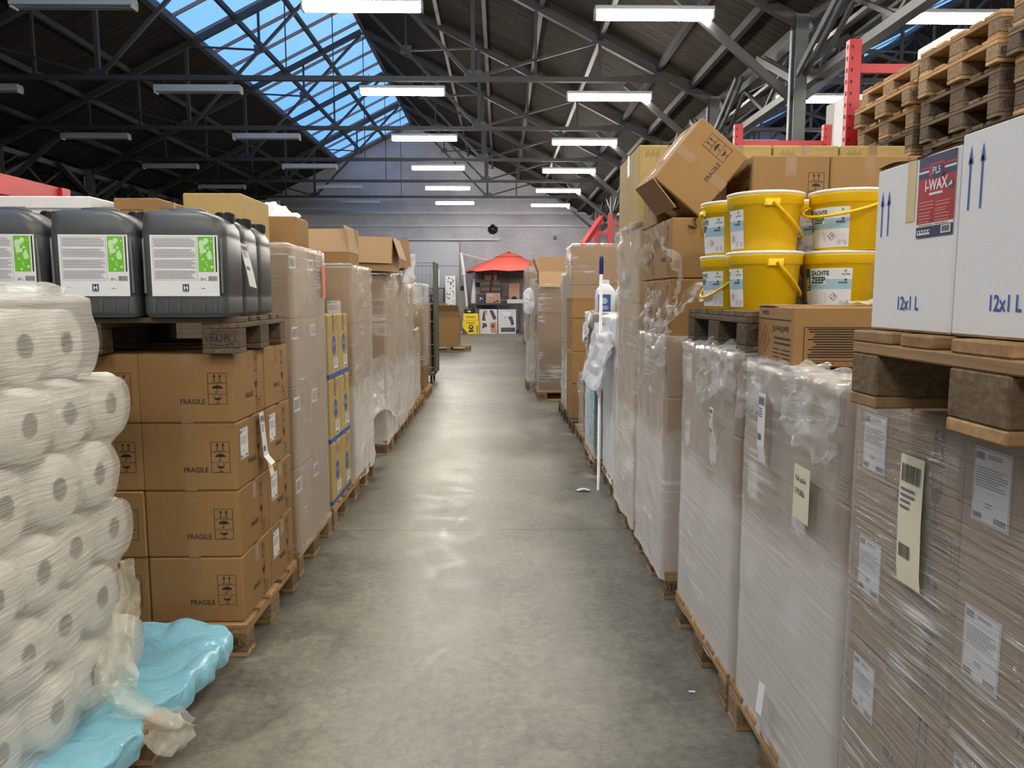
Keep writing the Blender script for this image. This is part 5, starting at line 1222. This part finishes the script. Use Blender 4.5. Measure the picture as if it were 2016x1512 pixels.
# things on the bench
def onb(nm, x, w, h, mat, label, cat, y=32.95, d=.3, z=ZB+.001, deco=None):
    b = MB(); b.box(-w/2, w/2, -d/2, d/2, 0, h, mat, .006); fr = frame((-w/2, -d/2, 0), (1, 0, 0), (0, 0, 1))
    if deco: deco(b, fr, w, h)
    return tag(b.build(nm, None, False, (x, y, z)), label, cat)
def slats(b, fr, w, h):
    for q in range(3): b.rect(fr, w*.05, h*(.15+.27*q), w*.95, h*(.25+.27*q), 'tan_pack' if q == 1 else 'brown_crate', .004)
onb('cardboard_box', -.86, .34, .42, 'kraft', 'small brown carton at the left end of the bench', 'box')
onb('display_disc_box', -.80, .30, .38, 'navy', 'dark blue round topped package on the bench', 'package', y=32.72, d=.12, deco=lambda b, fr, w, h: (b.disc(fr, w*.5, h*.5, w*.3, 'paper', .003, 3), b.disc(fr, w*.5, h*.45, w*.12, 'navy', .004)))
onb('picture_box', -.28, .62, .44, 'tan_pack', 'pinkish printed carton in the middle of the bench', 'box', y=32.75, d=.14, deco=lambda b, fr, w, h: (b.disc(fr, w*.8, h*.2, .05, 'ink', .003), b.disc(fr, w*.6, h*.12, .04, 'ink', .003), b.lines(fr, w*.1, w*.6, h*.9, 3, .04, .015, 'paper', .003)))
cr = [(-.62, 0, .42), (-.62, .245, .42), (-.62, .49, .42), (-.16, 0, .42), (-.16, .245, .42), (-.16, .49, .42), (-.6, .735, .4), (-.14, .735, .35)]
cl = ['bottom of the left column', 'second of the left column', 'third of the left column', 'bottom of the right column', 'second of the right column', 'third of the right column', 'top of the left column', 'top of the right column']
for (x, z, w), l in zip(cr, cl): onb('plastic_crate', x, w, .24, 'brown_crate', 'dark brown crate on the bench, '+l, 'crate', y=33.1, z=ZB+.002+z, deco=slats)['group'] = 'dark crates on the bench'
onb('cardboard_box', -.50, .3, .24, 'kraft_light', 'pale small carton on top of the dark crates', 'box', y=33.1, z=ZB+.98)
b = MB(); b.lathe([(.09, 0), (.10, .02), (.10, .3), (.04, .36), (.035, .42)], 'tan_pack', 14); tag(b.build('jar', None, True, (-.20, 33.1, ZB+.978)), 'dark red rounded jar on top of the dark crates', 'jar')
onb('wire_basket', .20, .36, .3, 'dark_metal', 'small dark wire basket right of the crates', 'basket', y=32.95, deco=slats)
onb('cardboard_box', .62, .46, .85, 'tan_pack', 'tall pinkish carton at the right end of the bench', 'box', y=33.05, d=.2, deco=lambda b, fr, w, h: (b.lines(fr, w*.55, w*.95, h*.9, 5, .06, .03, 'skin_print', .003), b.disc(fr, w*.5, h*.2, .13, 'ink', .003)))
onb('tray', .70, .76, .17, 'paper', 'white shallow tray at the right end of the bench', 'tray', y=32.78, d=.2)
# cantilever parasol
r = empty('parasol', (-1.42, 33.05, 0)); r.scale = (1.055, 1.055, 1.055); tag(r, 'coral red cantilever parasol with white pole', 'parasol')
b = MB(); b.box(-.24, .24, -.24, .24, 0, .08, 'paint_post', .01); b.build('base', r)
b = MB(); b.tube([(.03, 0, .08), (0, 0, 1.2), (-.1, 0, 2.4), (-.22, 0, 3.25)], .06, 'paint_post', 14); b.build('pole', r, True)
b = MB(); b.lathe([(.09, 0), (.1, .02), (.1, .1), (.09, .12)], 'paint_post', 14, (-.1, 0, 2.35)); b.box(0, .25, -.03, .03, 2.42, 2.47, 'dark_metal'); b.build('crank_joint', r)
b = MB(); b.tube([(-.25, 0, 3.22), (1.05, 0, 2.90)], .03, 'paint_post', 12); b.build('arm', r, True)
def can_ring(R, z, n=8, mult=8): 
    o = []
    for k in range(n*mult):
        a = 2*math.pi*k/(n*mult); m = abs(((k/mult) % 1)-.5)*2; rr = R*(math.cos(math.pi/n)/math.cos((a % (2*math.pi/n))-math.pi/n)) ; o.append((1.72+rr*math.cos(a), rr*math.sin(a), z-(.06*(1-m)*0 if R < 1 else .0)+.05*(1-m)*(R/1.8)))
    return o
b = MB(); b.loft([can_ring(1.78, 2.46), can_ring(1.76, 2.52), can_ring(1.2, 2.80), can_ring(.55, 3.06), can_ring(.02, 3.16)], 'coral', cap0=False); b.build('canopy', r, True)
b = MB(); b.loft([can_ring(.60, 3.07), can_ring(.3, 3.20), can_ring(.05, 3.25)], 'coral', cap0=False); b.lathe([(.09, 3.25), (.09, 3.28)], 'ink', 12, (1.72, 0, 0)); b.build('vent_cap', r, True)
for k in range(8):
    a = 2*math.pi*k/8; b = MB(); b.beam((1.72+.05*math.cos(a), .05*math.sin(a), 3.08), (1.72+1.72*math.cos(a), 1.72*math.sin(a), 2.44), .02, .03, 'dark_metal'); b.build('rib', r)
# folded parasol, cabinets, patterned column box, wire shelf
b = MB(); b.lathe([(.05, .1), (.13, .15), (.16, .9), (.12, 1.7), (.05, 2.2), (.03, 2.35)], 'cloth_white', 14); b.lathe([(.2, 0), (.2, .06)], 'paint_post', 16); tag(b.build('folded_parasol', None, True, (-1.12, 33.4, 0)), 'folded pale blue white parasol standing behind the bench', 'parasol')
plain('taupe', (.27, .25, .22), .5)
def cab(x, w, h, label, y=33.75):
    r = empty('cabinet', (x, y, 0)); tag(r, label, 'cabinet'); b = MB(); b.box(-w/2, w/2, -.2, .2, 0, h, 'taupe', .005); b.build('body', r)
    b = MB(); b.box(-w/2+.02, w/2-.02, -.215, -.2, .05, h-.4, 'taupe', .003); b.build('door', r); b = MB(); b.box(-w*.3, w*.3, -.215, -.2, h-.32, h-.12, 'ink'); b.build('opening', r)
cab(-1.62, .34, 2.15, 'tall taupe cabinet left of the white parasol pole'); cab(-1.0, .5, 2.3, 'tall taupe cabinet behind the folded parasol')
b = MB(); b.box(-.22, .22, -.2, .2, 0, 2.45, 'paper', .005); fr = frame((-.22, -.2, 0), (1, 0, 0), (0, 0, 1)); rr = random.Random(2)
for q in range(70): b.disc(fr, rr.uniform(.03, .41), rr.uniform(.05, 2.4), rr.uniform(.012, .035), rr.choice(('ink', 'brown_crate', 'pic_dark')), .003, 7)
tag(b.build('patterned_box', None, False, (-2.12, 33.3, 0)), 'tall white box covered in dark spots by the wire shelf', 'box')
r = empty('wire_shelf', (-2.85, 33.0, 0)); tag(r, 'black wire shelf unit beside the spotted tall box', 'shelf')
for x in (-.45, .45):
    for yy in (-.2, .2): b = MB(); b.box(x-.015, x+.015, yy-.015, yy+.015, 0, 1.95, 'dark_metal'); b.build('post', r)
for z in (.2, .75, 1.3, 1.9): b = MB(); b.box(-.45, .45, -.2, .2, z, z+.03, 'dark_metal'); b.build('shelf', r)
b = MB(); b.box(-.15, .15, -.12, .12, 0, .8, 'white_plastic', .04); tag(b.build('white_canister', None, False, (-2.72, 33.0, 1.932)), 'white upright canister on top of the black wire shelf', 'canister')
for x, z, m, l in ((-3.0, .782, 'pale_blue', 'pale blue tub'), (-2.66, .782, 'brown_crate', 'dark tub'), (-2.9, 1.332, 'black_plastic', 'black tub')):
    b = MB(); b.lathe([(.10, 0), (.13, .3), (.13, .32)], m, 16); tag(b.build('tub', None, True, (x, 33.0, z)), l+' on the black wire shelf', 'tub')
# scraps on the floor
crumple('paper_scrap', lambda u, v: (.60+.10*u, 5.80+.06*v, .006+.01*math.sin(u*3.1)), 6, 4, 'paper', .012, 'small white scrap of plastic lying on the aisle floor', 'litter', None, 3, 30)
crumple('paper_scrap', lambda u, v: (.72+.025*u, 2.75+.012*v, .003), 3, 2, 'paper', .003, 'tiny white scrap on the floor near the right pallets', 'litter', None, 5, 30)
